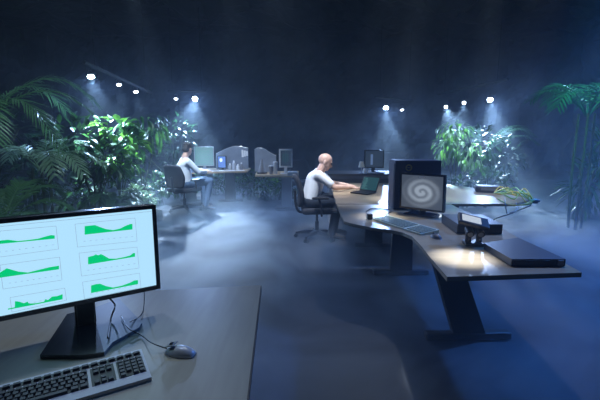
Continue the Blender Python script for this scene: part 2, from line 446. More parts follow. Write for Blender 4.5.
def lcd(name, label, px_base, z, w, h, rz, lift, mframe, mscr, tilt=0, base=(.22, .16), loc=None, bz=.018):
    """generic flat display facing local -Y"""
    L = loc or P(*px_base, z); t = thing(name, label, 'monitor', (L[0], L[1], z + .001), rz)
    T = Matrix.Translation((0, 0, lift + h / 2)) @ Matrix.Rotation(R(-tilt), 4, 'X')
    b = MB(); b.T = T; b.box((0, .022, 0), (w, .036, h), bev=.006); b.build('housing', mframe, t)
    b = MB(); b.T = T
    for c, s in (((-(w - bz) / 2, 0, 0), (bz, .012, h)), (((w - bz) / 2, 0, 0), (bz, .012, h)), ((0, 0, (h - bz) / 2), (w - 2 * bz, .012, bz)), ((0, 0, -(h - bz) / 2), (w - 2 * bz, .012, bz))):
        b.box(c, s)
    b.build('bezel', mframe, t)
    b = MB(); b.T = T; b.box((0, .002, 0), (w - 2 * bz, .004, h - 2 * bz)); s_ = b.build('screen', mscr, t)
    b = MB(); b.box((0, .03, .006), (base[0], base[1], .012), bev=.004); b.build('stand_base', mframe, t)
    b = MB(); b.box((0, .05, lift / 2 + .05), (.06, .025, lift + .10), bev=.004); b.build('stand_neck', mframe, t)
    return t, s_, T

# spiral screen
q0 = PY(399.4, 206, 4.02); q1 = PY(443.6, 215, 3.72)
spz = bpy.data.materials.new('spiral_screen'); spz.use_nodes = True
nt = spz.node_tree; bs = nt.nodes['Principled BSDF']; bs.inputs['Base Color'].default_value = (.01, .01, .01, 1); bs.inputs['Roughness'].default_value = .3
def nd(nt, t, **k):
    n = nt.nodes.new(t)
    for a, v in k.items(): setattr(n, a, v)
    return n
def math_(nt, op, a, b=None, clamp=False):
    n = nd(nt, 'ShaderNodeMath', operation=op, use_clamp=clamp)
    for i, x in enumerate((a, b)):
        if x is None: continue
        if isinstance(x, (int, float)): n.inputs[i].default_value = x
        else: nt.links.new(x, n.inputs[i])
    return n.outputs[0]
tc = nd(nt, 'ShaderNodeTexCoord'); sp = nd(nt, 'ShaderNodeSeparateXYZ'); nt.links.new(tc.outputs['Object'], sp.inputs[0])
SPC = (.0, .33)
x = math_(nt, 'SUBTRACT', sp.outputs[0], .0); y = math_(nt, 'SUBTRACT', sp.outputs[2], (q0.z + q1.z) / 2 - .73 + .18)
y = math_(nt, 'MULTIPLY', y, 1.3)
r_ = math_(nt, 'SQRT', math_(nt, 'ADD', math_(nt, 'MULTIPLY', x, x), math_(nt, 'MULTIPLY', y, y)))
th = math_(nt, 'ARCTAN2', y, x)
ph = math_(nt, 'ADD', math_(nt, 'MULTIPLY', th, 1.0), math_(nt, 'MULTIPLY', r_, 80.0))
noi = nd(nt, 'ShaderNodeTexNoise'); noi.inputs['Scale'].default_value = 22; nt.links.new(tc.outputs['Object'], noi.inputs['Vector'])
ph = math_(nt, 'ADD', ph, math_(nt, 'MULTIPLY', noi.outputs['Fac'], 1.6))
w_ = math_(nt, 'ADD', math_(nt, 'MULTIPLY', math_(nt, 'SINE', ph), .42), .72)
fall = math_(nt, 'SUBTRACT', 1.35, math_(nt, 'MULTIPLY', r_, 6.2), clamp=False)
fall = math_(nt, 'MAXIMUM', math_(nt, 'MINIMUM', fall, 1.0), 0.0)
val = math_(nt, 'ADD', math_(nt, 'MULTIPLY', w_, fall), .10)
mx = nd(nt, 'ShaderNodeMix', data_type='RGBA'); mx.inputs[6].default_value = (.05, .07, .11, 1); mx.inputs[7].default_value = (.50, .60, .74, 1)
nt.links.new(val, mx.inputs[0]); nt.links.new(mx.outputs[2], bs.inputs['Emission Color']); bs.inputs['Emission Strength'].default_value = .62
cx, cy = (q0.x + q1.x) / 2, (q0.y + q1.y) / 2
rzs = math.atan2(q1.y - q0.y, q1.x - q0.x)
sw = math.hypot(q1.x - q0.x, q1.y - q0.y)
spiral, s_, T_ = lcd('computer_monitor', 'black-framed monitor showing a pale spiral on a grey screen', None, .73, sw, .36, rzs, (q0.z + q1.z) / 2 - .73, M['bezel'], spz, tilt=-2, loc=(cx, cy), base=(.30, .20))
b = MB(); b.T = T_; b.box((.0, -.001, .146), (.06, .001, .006)); b.build('title_text', M['paper'], s_)

# dark blue box behind the spiral screen
bl = P(394, 207); 
bxl, bxr = PY(395.5, 160, 4.16), PY(442, 161, 4.16)
bw = bxr.x - bxl.x
bx = thing('equipment_case', 'dark blue box with a yellow round emblem behind the spiral screen', 'box', ((bxl.x + bxr.x) / 2, 4.16 + .14, .731), 0)
H_ = (bxl.z + bxr.z) / 2 - .731
b = MB(); b.box((0, 0, H_ / 2), (bw, .28, H_), bev=.006); b.build('body', M['blue'], bx)
b = MB(); b.box((-bw / 2 - .004, 0, H_ / 2), (.006, .24, H_ - .06), bev=.001); b.build('side_panel', M['blue'], bx)
b = MB()
for k in range(24):
    a0, a1 = k * PI / 12, (k + 1) * PI / 12
    b.quad((.035 * math.cos(a0), 0, .035 * math.sin(a0)), (.035 * math.cos(a1), 0, .035 * math.sin(a1)), (.022 * math.cos(a1), 0, .022 * math.sin(a1)), (.022 * math.cos(a0), 0, .022 * math.sin(a0)))
b.quad((-.018, 0, -.004), (.018, 0, -.004), (.018, 0, .004), (-.018, 0, .004))
em = b.build('emblem', mat('emblem_yellow', (.30, .26, .06), .5), bx); em.location = (-.10, -.1412, H_ - .075)
# keyboard on the corner desk
ka, kb_, kc = P(371, 219, .74), P(419, 234.5, .74), P(386, 205.5, .74)
kk = thing('keyboard', 'grey-green keyboard in front of the spiral screen', 'keyboard', ((ka.x + kb_.x) / 2 + .015, (ka.y + kb_.y) / 2 + .01, .731), math.atan2(kb_.y - ka.y, kb_.x - ka.x))
kw = (kb_ - ka).length
b = MB(); b.loft([[(-kw / 2, 0, 0), (kw / 2, 0, 0), (kw / 2, 0, .012), (-kw / 2, 0, .012)], [(-kw / 2, .19, 0), (kw / 2, .19, 0), (kw / 2, .19, .026), (-kw / 2, .19, .026)]]); b.build('case', M['kbgrey'], kk)
keys(kk, M['keyp'], [(-kw / 2 + .025 + c * (kw - .05) / 17, .025 + r * .026, .015 + .014 * (.025 + r * .026) / .19) for r in range(6) for c in range(18) if c not in (12,)], ((kw - .05) / 17 * .82, .020, .007))
# small black item with a looping cord
mcx = P(369.5, 219.5)
t = thing('webcam', 'small black box-shaped camera at the left of the grey-green keyboard', 'camera', (mcx.x, mcx.y, .731), R(15))
b = MB(); b.box((0, 0, .028), (.05, .045, .055), bev=.010); b.build('body', M['black'], t)
b = MB(); b.cyl((0, -.022, .034), (0, -.032, .034), .012, .010); b.build('lens', M['bezel'], t)
b = MB(); b.tube(spline([(mcx.x, mcx.y + .02, .765), P(366, 212, .74), P(372, 208.5, .737), P(384, 209, .737), P(391, 210.5, .737), P(389, 213, .737), P(380, 217, .737)], 30), .004); b.build('cord', M['black'], t, world=True)
mp2 = P(436, 238)
t = thing('computer_mouse', 'dark mouse at the right of the grey-green keyboard', 'mouse', (mp2.x, mp2.y, .731), R(20))
b = MB(); b.ball((0, 0, .0), (.034, .055, .032), 10)
bmesh.ops.bisect_plane(b.bm, geom=b.bm.verts[:] + b.bm.edges[:] + b.bm.faces[:], plane_co=(0, 0, 0), plane_no=(0, 0, -1), clear_outer=True)
bmesh.ops.holes_fill(b.bm, edges=b.bm.edges[:]); b.build('body', M['midgrey'], t, smooth=True)
b = MB(); b.cyl((-.004, .03, .026), (.004, .03, .026), .008); b.build('scroll_wheel', M['black'], t)

# server box (2U) under the tilted device
def solid(name, parent, m, pts, z0, z1, bev=.0):
    b = MB(); b.poly([p[:2] for p in pts], z0, z1, bev); return b.build(name, m, parent, world=True)
zt = .81
c1, c2, c3 = P(457, 233.5, .732), P(502, 234, .732), P(442, 214, zt)
dv = V((c3.x - c1.x, c3.y - c1.y, 0))
sv = thing('server_unit', 'short thick black server box lying beside the spiral screen', 'server', (c1.x, c1.y, .731), 0)
pp = [c1, c2, c2 + dv, c1 + dv]
solid('chassis', sv, M['rackd'], pp, .732, zt - .003); solid('lid', sv, M['rackt'], pp, zt - .003, zt)
b = MB(); b.poly([(c1 + V((.01, -.003, 0)))[:2], (c2 + V((-.01, -.003, 0)))[:2], (c2 + V((-.01, 0, 0)))[:2], (c1 + V((.01, 0, 0)))[:2]], .74, zt - .01); b.build('front_panel', M['black'], sv, world=True)
# flat 1U server
zt = .775
a1, a2, a4 = P(511, 266, .732), P(565, 266, .732), P(480, 248, .732)
a4 = P(481, 248, .74)
dv = V((a4.x - a1.x, a4.y - a1.y, 0)); back = P(504, 236, zt)
u = thing('server_unit', 'long flat black server lying at the near end of the corner desk', 'server', (a1.x, a1.y, .731), 0)
pp = [a1, a2, V((back.x + .02, back.y, 0)), a4 + V((0, .05, 0))]
pp = [a1, a2, P(518, 237.5, zt), P(484, 243, zt)]
solid('chassis', u, M['rackd'], pp, .732, zt - .003); solid('lid', u, M['rackt'], [p + V((0, 0, 0)) for p in pp], zt - .003, zt)
d_ = (a2 - a1); b = MB(); b.box(((a2.x) - .03, a2.y - .004, .753), (.035, .008, .034), (0, 0, math.atan2(d_.y, d_.x)), .002); b.build('rack_ear', M['midgrey'], u, world=True)
b = MB(); b.box(((a1.x) + .12, (a1.y + a2.y) / 2 - .003, .753), (.22, .006, .03), (0, 0, math.atan2(d_.y, d_.x)), .001); b.build('front_panel', M['black'], u, world=True)

# tilted device with pale display held on two cylinders in front of the server box
dk = P(474, 246)
dt = thing('desk_terminal', 'small black device with a pale tilted display on two cylindrical stands', 'device', (dk.x, dk.y, .731), R(-8))
b = MB(); b.box((0, .03, .012), (.13, .11, .024), bev=.006); b.build('base', M['black'], dt)
for sx in (-.033, .038):
    b = MB(); b.cyl((sx, .03, .022), (sx, .03, .095), .022, .020); b.cyl((sx, -.01, .085), (sx, .05, .11), .028, .028)
    o = b.build('stand', M['black'], dt, smooth=False)
    b = MB(); b.cyl((sx, -.015, .083), (sx, -.011, .0845), .018, .018); b.cyl((sx, .002, .045), (sx, .006, .046), .006); b.build('ring', M['midgrey'], o)
T_ = Matrix.Translation((0, .06, .165)) @ Euler((R(20), R(12), R(-6))).to_matrix().to_4x4()
b = MB(); b.T = T_; b.box((0, 0, 0), (.21, .13, .028), bev=.006); hd = b.build('head', M['black'], dt)
b = MB(); b.T = T_; b.box((-.015, .0, .015), (.13, .085, .003)); b.build('display', emat('pale_display', (.62, .72, .85), .85), hd)
b = MB(); b.cyl((.0, .04, .09), (.0, .06, .16), .014); b.build('neck', M['black'], dt)

# ------------------------------------------------------------------ things on the bald man's desk
# open laptop
lp = P(363, 193.5)
lt = thing('laptop_computer', 'open laptop with a teal screen under the hands of the bald man', 'laptop', (lp.x, lp.y, .731), R(-42))
b = MB(); b.box((0, 0, .010), (.27, .22, .018), bev=.004); b.build('base', M['black'], lt)
keys(lt, M['key'], [(-.115 + c * .0205, -.03 + r * .022, .020) for r in range(5) for c in range(12)], (.017, .017, .004))
T_ = Matrix.Translation((0, .11, .018)) @ Matrix.Rotation(R(-28), 4, 'X') @ Matrix.Translation((0, 0, .115))
b = MB(); b.T = T_; b.box((0, .006, 0), (.27, .012, .23), bev=.003); ld = b.build('lid', M['black'], lt)
b = MB(); b.T = T_; b.box((0, -.0005, 0), (.245, .002, .19)); ls = b.build('screen', M['scrt'], ld)
b = MB(); b.T = T_
for k in range(9): b.box((-.08 + .03 * random.random(), -.002, .07 - k * .018), (.03 + .06 * random.random(), .001, .006))
b.build('text_lines', M['scrtl'], ls)

# low dark cabinet behind with monitor and small items
rd = thing('low_cabinet', 'dark cabinet behind the desk of the bald man, beneath a black monitor', 'cabinet', (1.55, 7.2, 0))
b = MB(); b.box((1.35, 7.05, .42), (1.7, .6, .84), bev=.01); b.build('body', M['midgrey'], rd, world=True)
b = MB(); b.box((1.35, 7.05, .855), (1.76, .66, .03), bev=.006); b.build('top', M['legdark'], rd, world=True)
for k in range(3):
    b = MB(); b.box((.80 + k * .55, 6.742, .42), (.52, .016, .74), bev=.004); d = b.build('door', M['legdark'], rd, world=True)
    b = MB(); b.cyl((.98 + k * .55, 6.725, .55), (.98 + k * .55, 6.725, .68), .008); b.build('handle', M['silver'], d, world=True)
m0, m1 = PY(364.5, 150, 7.0), PY(384, 168, 7.0)
bm_, s2, T_ = lcd('computer_monitor', 'black monitor with a faint blue gleam beyond the teal laptop', None, .87, m1.x - m0.x, m0.z - m1.z, R(6), m1.z - .87, M['bezel'], M['scrk'], loc=((m0.x + m1.x) / 2, 7.0))
b = MB(); b.T = T_; b.box((-.045, -.001, -.01), (.04, .001, .18)); b.build('gleam', emat('painted_gleam', (.12, .2, .38), .8), s2)  # blue reflection on the black screen, painted as a glowing strip
c = PY(361.5, 166, 6.85)
t = thing('table_lamp', 'small cream lamp left of the black monitor', 'lamp', (c.x, 6.85, .871))
b = MB(); b.cyl((0, 0, 0), (0, 0, .012), .045); b.cyl((0, 0, .01), (0, 0, .12), .008); b.build('stand', M['silver'], t)
b = MB(); b.cyl((0, 0, .10), (0, 0, .20), .055, .032); b.build('lamp_shade', M['cream'], t)
for px, lab in ((371, 'white paper pad left of the black monitor foot'), (380, 'white paper pad right of the black monitor foot')):
    c = PY(px, 170, 6.82)
    b = MB(); b.box((0, 0, .008), (.16, .10, .016), (0, 0, R(-20)), .002); o = b.build('paper_pad', M['paper']); o.location = (c.x, 6.83, .8712); tag(o, lab, 'paper')
c = PY(367, 168, 6.8)
t = thing('coffee_cup', 'white coffee cup beside the small cream lamp', 'cup', (c.x - .03, 6.79, .871))
b = MB(); b.cyl((0, 0, 0), (0, 0, .09), .028, .036); b.build('body', M['paper'], t)
b = MB(); b.tube([(.035 + .02 * math.sin(a), 0, .045 + .025 * math.cos(a)) for a in [PI * k / 8 for k in range(9)]], .005, 6); b.build('handle', M['paper'], t)

# tangle of cables with a dark device at the far tip of the birch desk
dv_ = P(487, 192)
t = thing('network_switch', 'dark rounded device with trailing cables on the far birch desk', 'device', (dv_.x, dv_.y, .731), R(-20))
b = MB(); b.box((0, 0, .045), (.32, .24, .09), bev=.035, seg=4); b.build('body', M['black'], t)
b = MB(); b.box((0, -.121, .05), (.18, .006, .03)); b.build('port_panel', M['midgrey'], t)
def cable(name, label, m, pts, r=.008):
    b = MB(); b.tube(spline(pts, 40), r, 6); o = b.build(name, m, smooth=True); tag(o, label, 'cable', None); return o
rr = random.Random(4)
kinds = [('yellow', 'yellow cable looping off the tip of the far birch desk'), ('greenc', 'green cable looping off the tip of the far birch desk')]
for i in range(10):
    k = i % 2
    pts = [P(494, 193, .76)]
    for s in (.25, .5, .75):
        px = 494 + 40 * s; pts.append(P(px + rr.uniform(-4, 4), 192.5 + 8 * s + rr.uniform(-3, 4.0), .76) + V((0, 0, rr.random() * .10)))
    pts += [P(531 + rr.uniform(-1, 4), 200.5 + rr.uniform(-1.5, 2.5), .76 + rr.random() * .03)]
    if i % 3 == 0: pts += [P(520, 205, .775), P(508, 204, .742), P(498, 199, .742)]
    o = cable('network_cable', kinds[k][1], M[kinds[k][0]], pts, .007); o['group'] = 'tangled %s cables on the far birch desk' % ('yellow' if k == 0 else 'green')
e0 = P(533, 201, .76)
for i, (lab, pts) in enumerate((('grey cable hanging from the front edge of the far birch desk', [P(505, 197, .745), P(504, 203, .74) + V((0, -.03, .0)), P(503, 212, .55) + V((0, -.1, 0)), P(510, 213, .5), P(524, 204, .70) + V((0, -.12, 0)), P(529, 201, .75)]),
    ('thin grey cable drooping from the far birch desk towards the servers', [P(516, 202, .745), P(506, 208, .70) + V((0, -.2, 0)), P(497, 218, .6), P(492, 222, .4), P(494, 226, .05)]))):
    cable('power_cable', lab, M['greyc'], pts, .006)
t = thing('cable_connector', 'pale plug block at the tip of the far birch desk', 'plug', (e0.x, e0.y, .731), 0)
b = MB(); b.box((0, 0, .03), (.09, .07, .05), bev=.01); b.build('body', M['stone'], t)
b = MB(); b.box((.055, 0, .03), (.03, .04, .025), bev=.004); b.build('tip', M['greyc'], t)

# ------------------------------------------------------------------ left-hand desks at the back
L1 = desk('office_desk', 'pale desk where the dark-haired man works', [(-2.75, 8.45), (-2.17, 8.62), (-1.17, 8.88), (-1.2, 9.75), (-2.9, 9.75)], M['birch'], .035)
tleg(L1, -1.6, 9.1, 0, .55); tleg(L1, -2.5, 9.1, 0, .5)
L2 = desk('office_desk', 'narrow pale desk on a broad grey column, left of the bald man', [(-.9, 7.98), (-.5, 7.88), (-.03, 7.8), (-.03, 8.9), (-.95, 8.9)], M['birch'], .035)
b = MB(); b.box((-.27, 8.15, .35), (.21, .16, .66), bev=.01); b.build('leg', M['leggrey'], L2, world=True)
b = MB(); b.box((-.25, 8.2, .03), (.5, .4, .055), bev=.01); b.build('foot', M['legdark'], L2, world=True)
def wavy(name, label, px, Y, th=.03):
    """px: outline points along the top, left to right, in photo coordinates at depth Y"""
    pts = spline([PY(x, y, Y) for x, y in px], 24)
    t = thing(name, label, 'partition', (pts[12].x, Y, DZ))
    b = MB(); rings = [[(p.x, Y, .735), (p.x, Y, p.z), (p.x, Y + th, p.z), (p.x, Y + th, .735)] for p in pts]; b.loft(rings); b.build('panel', M['panel'], t, world=True)
    b = MB(); b.tube([(p.x, Y + th / 2, p.z + .004) for p in pts], .010, 6); b.build('rim', M['leggrey'], t, world=True)
wavy('desk_partition', 'wavy grey desk screen behind the bright blue display', [(216, 154), (222, 151), (229, 148), (236, 146.5), (243, 147), (248, 148.5)], 9.35)
wavy('desk_partition', 'wavy grey desk screen behind the dark cone', [(254.5, 150), (258, 148), (264, 149), (270, 153), (276, 156)], 8.7)
a0, a1 = PY(194, 146.5, 9.15), PY(214, 166, 9.15)
t1, s_, T_ = lcd('computer_monitor', 'pale teal monitor facing the dark-haired man', None, .73, a1.x - a0.x, a0.z - a1.z, R(4), a1.z - .73, M['silver'], M['scrp'], loc=((a0.x + a1.x) / 2, 9.15), bz=.012)
b = MB(); b.T = T_
for k in range(9): b.box((-.02 + .06 * random.random() - .03, -.002, .14 - k * .035), (.22 + .12 * random.random(), .001, .008))
b.build('text_lines', emat('pale_lines', (.12, .42, .36), .8), s_)
# blue display
a0, a1 = PY(217.5, 154, 9.2), PY(227, 166.5, 9.2)
t2, s_, T_ = lcd('computer_monitor', 'small bright blue display between the dark-haired man and the papers', None, .73, a1.x - a0.x, a0.z - a1.z, R(-8), .04, M['black'], M['scrb'], loc=((a0.x + a1.x) / 2, 9.15), base=(.14, .1))
b = MB(); b.T = T_; b.ball((-.02, -.002, .045), (.035, .003, .045), 8); b.build('bright_spot', M['scrw'], s_)
# framed screen on narrow desk
a0, a1 = PY(279, 149, 8.2), PY(292.5, 167.5, 8.2)
t3, s_, T_ = lcd('computer_monitor', 'white-framed monitor with a dark picture on the narrow pale desk', None, .73, a1.x - a0.x, a0.z - a1.z, R(5), a1.z - .73, M['paper'], M['scrk'], loc=((a0.x + a1.x) / 2, 8.2), bz=.03)
b = MB(); b.T = T_
for k in range(3): b.box((-.05 + k * .045, -.002, .01), (.018, .001, .16 + .05 * (k == 1)))
b.build('picture_lines', M['scrt'], s_)
for sx in (0, 1, 2):  # papers pinned to the screen's right end
    b = MB(); p = PY(242.5 + sx * 2.2, 153.5, 9.34)
    b.box((0, 0, 0), (.045, .004, .17 - .03 * sx), (0, R(rr.uniform(-4, 4)), 0)); o = b.build('pinned_paper', M['paper']); o.location = (p.x, 9.345, p.z); tag(o, 'white paper strip pinned at the right end of the wavy screen', 'paper', 'papers pinned to the desk screen')
# cups and bottles on L1
for i, (px, h, r, lab, mt) in enumerate(((230, .16, .035, 'grey bottle just right of the bright blue display', 'greyc'), (234, .22, .04, 'tallest grey bottle on the desk of the dark-haired man', 'silver'), (238, .14, .038, 'pale cup between the grey bottles and the papers', 'paper'), (241.5, .18, .03, 'dark bottle nearest the pinned papers', 'midgrey'))):
    p = PY(px, 168, 9.05); t = thing('bottle' if 'bottle' in lab else 'drinking_cup', lab, 'bottle' if 'bottle' in lab else 'cup', (p.x, 9.05, .731))
    b = MB(); b.cyl((0, 0, 0), (0, 0, h * .7), r, r); b.cyl((0, 0, h * .7), (0, 0, h * .8), r, r * .5); b.build('body', M[mt], t)
    if 'bottle' in lab:
        b = MB(); b.cyl((0, 0, h * .8), (0, 0, h), r * .5); b.build('cap', M['paper'], t)
p = P(207, 171.5, .75)
b = MB(); b.loft([[(-.2, -.1, 0), (.2, -.1, 0), (.2, -.1, .012), (-.2, -.1, .012)], [(-.2, .07, 0), (.2, .07, 0), (.2, .07, .022), (-.2, .07, .022)]])
t = thing('keyboard', 'white keyboard under the hands of the dark-haired man', 'keyboard', (-1.98, 8.82, .731), R(12)); b.build('case', M['paper'], t)
keys(t, M['silver'], [(-.175 + c * .027, -.075 + r * .03, .017 + r * .002) for r in range(5) for c in range(14)], (.022, .022, .006))
for i, (px, w) in enumerate(((221, .24), (231, .30), (240, .22))):
    p = P(px, 170.3, .735); b = MB(); b.box((0, 0, .006), (w, .16, .012), (0, 0, R(rr.uniform(-20, 20)))); o = b.build('paper_sheet', M['paper']); o.location = (p.x, 8.86, .731); o.location.y = 8.90 + .02 * i
    tag(o, ['loose white papers in front of the bright blue display', 'white papers in front of the grey bottles', 'white papers near the right end of the desk with pinned papers'][i], 'paper')
# on L2
p = PY(262, 172, 8.3)
t = thing('desk_ornament', 'dark cone-shaped ornament on the narrow pale desk', 'ornament', (p.x, 8.3, .731))
b = MB(); b.cyl((0, 0, 0), (0, 0, .03), .11); b.build('base', M['black'], t); b = MB(); b.cyl((0, 0, .03), (0, 0, .30), .085, .015); b.build('body', M['midgrey'], t)
for px, h, lab in ((271, .16, 'dark cup between the cone ornament and the white-framed monitor'), (275.5, .24, 'pale tall glass just left of the white-framed monitor')):
    p = PY(px, 172, 8.15); t = thing('drinking_cup', lab, 'cup', (p.x, 8.15, .731)); b = MB(); b.cyl((0, 0, 0), (0, 0, h), .035, .045)
    b.build('body', M['silver' if h > .2 else 'midgrey'], t); b = MB(); b.cyl((0, 0, h), (0, 0, h + .012), .048, .048); b.build('rim', M['paper'], t)
p = PY(291, 172, 7.95)
t = thing('paper_tray', 'pale block of papers at the right end of the narrow desk', 'tray', (-.15, 7.95, .731)); b = MB(); b.box((0, 0, .03), (.20, .2, .06), bev=.004); b.build('tray', M['greyc'], t)
b = MB(); b.box((0, 0, .067), (.18, .18, .012)); b.build('sheets', M['paper'], t)

# ------------------------------------------------------------------ office chair (faces +X)
def make_chair(label):
    t = thing('office_chair', label, 'office chair', (0, 0, 0), 0)
    for k in range(5):
        a = k * 2 * PI / 5 + .35; d = V((math.cos(a), math.sin(a), 0))
        b = MB(); n = V((-d.y, d.x, 0))
        def q(r, w, z0, z1): return [tuple(d * r + n * w + V((0, 0, z0))), tuple(d * r - n * w + V((0, 0, z0))), tuple(d * r - n * w + V((0, 0, z1))), tuple(d * r + n * w + V((0, 0, z1)))]
        b.loft([q(.03, .032, .075, .13), q(.18, .026, .07, .115), q(.32, .02, .062, .088)]); lg = b.build('base_leg', M['chmetal'], t)
        b = MB(); p = d * .315
        for s in (-1, 1): b.cyl(p + n * s * .012 + V((0, 0, .028)), p + n * s * .03 + V((0, 0, .028)), .0275, n=14)
        b.cyl(p + V((0, 0, .03)), p + V((0, 0, .075)), .010); b.build('caster', M['black'], lg)
    b = MB(); b.cyl((0, 0, .10), (0, 0, .26), .03); b.cyl((0, 0, .26), (0, 0, .41), .018); b.build('gas_column', M['chmetal'], t)
    b = MB(); b.box((0, 0, .405), (.30, .20, .05), bev=.015); b.cyl((.02, -.1, .40), (.04, -.27, .395), .008); b.ball((.04, -.28, .395), .016, 6); b.build('mechanism', M['chmetal'], t)
    b = MB(); b.box((.02, 0, .442), (.50, .50, .085), bev=.035, seg=4); b.build('seat', M['fabric'], t, smooth=True)
    b = MB(); rings = []
    for i in range(13):
        s = i / 12; z = .50 + s * .45; x = -.225 - .06 * s + .035 * math.sin(s * PI * 1.1) ; w = .235 * (1 - .28 * abs(s - .45) ** 1.5 * 2) * (1 if 0 < i < 12 else .8)
        n_ = 9; front = [(x - .03 * (1 - ((j / (n_ - 1)) * 2 - 1) ** 2) + .012, w * ((j / (n_ - 1)) * 2 - 1), z) for j in range(n_)]
        backp = [(p[0] - .055, p[1], p[2]) for p in reversed(front)]; rings.append(front + backp)
    b.loft(rings); b.build('backrest', M['fabric'], t, smooth=True)
    b = MB(); b.tube(spline([(-.10, 0, .40), (-.25, 0, .40), (-.31, 0, .50), (-.325, 0, .72)], 12), .02, 8); b.build('back_bracket', M['chmetal'], t)
    for s in (-1, 1):
        b = MB(); b.tube(spline([(.04, s * .22, .41), (.04, s * .285, .42), (.03, s * .295, .52), (.0, s * .295, .635)], 12), .014, 8); ar = b.build('armrest', M['chmetal'], t)
        b = MB(); b.box((.02, s * .295, .645), (.24, .07, .03), bev=.012); b.build('arm_pad', M['black'], ar)
    return t

# ------------------------------------------------------------------ people
def head_mesh(b, c, fwd, up, s=1.0):
    f = V(fwd).normalized(); up = V(up); side = up.cross(f).normalized(); up = f.cross(side).normalized()
    rot = Matrix((f, side, up)).transposed()
    def W(x, y, z): return V(c) + rot @ V((x, y, z)) * s
    b.ball(W(-.012, 0, .028), (.098 * s, .076 * s, .088 * s), 14, rot)      # cranium
    b.ball(W(.028, 0, -.030), (.062 * s, .060 * s, .072 * s), 12, rot)      # face
    b.ball(W(.045, 0, -.085), (.034 * s, .038 * s, .028 * s), 10, rot)      # jaw and chin
    b.ball(W(.074, 0, .022), (.020 * s, .050 * s, .014 * s), 8, rot)        # brow
    b.cyl(W(.080, 0, .010), W(.103, 0, -.028), .007 * s, .014 * s, 8); b.ball(W(.098, 0, -.030), .014 * s, 8)  # nose
    b.ball(W(.080, 0, -.060), (.010 * s, .022 * s, .007 * s), 8, rot)        # lips
    for k in (-1, 1):
        b.ball(W(-.008, k * .078, -.008), (.018 * s, .009 * s, .032 * s), 8, rot)   # ears
    return W, rot
def hand_mesh(b, wrist, d, nrm, s=1.0, side=1, curl=.5):
    """palm and five fingers; d points along the hand, nrm out of the back of the hand"""
    d = V(d).normalized(); lat = d.cross(V(nrm)).normalized() * side; nrm = lat.cross(d) * (side) ; nrm = V(nrm).normalized()
    rot = Matrix((d, lat, nrm)).transposed()
    pc = V(wrist) + d * .048 * s
    b.ball(pc, (.052 * s, .041 * s, .016 * s), 10, rot)
    for k, (off, L) in enumerate(((-.030, .068), (-.010, .078), (.010, .073), (.029, .058))):
        p0 = V(wrist) + (d * .080 + lat * off) * s
        a = 0.15 * curl; p1 = p0 + (d * math.cos(a) - nrm * math.sin(a)) * L * .45 * s
        a += .7 * curl; p2 = p1 + (d * math.cos(a) - nrm * math.sin(a)) * L * .32 * s
        a += .6 * curl; p3 = p2 + (d * math.cos(a) - nrm * math.sin(a)) * L * .23 * s
        b.rc(p0, .0095 * s, p1, .009 * s, 6); b.rc(p1, .009 * s, p2, .008 * s, 6); b.rc(p2, .008 * s, p3, .007 * s, 6)
    t0 = V(wrist) + (d * .028 - lat * .030) * s; t1 = t0 + (d * .028 - lat * .022 - nrm * .006) * s; t2 = t1 + (d * .028 - lat * .006 - nrm * .006) * s
    b.rc(t0, .013 * s, t1, .010 * s, 6); b.rc(t1, .010 * s, t2, .008 * s, 6)

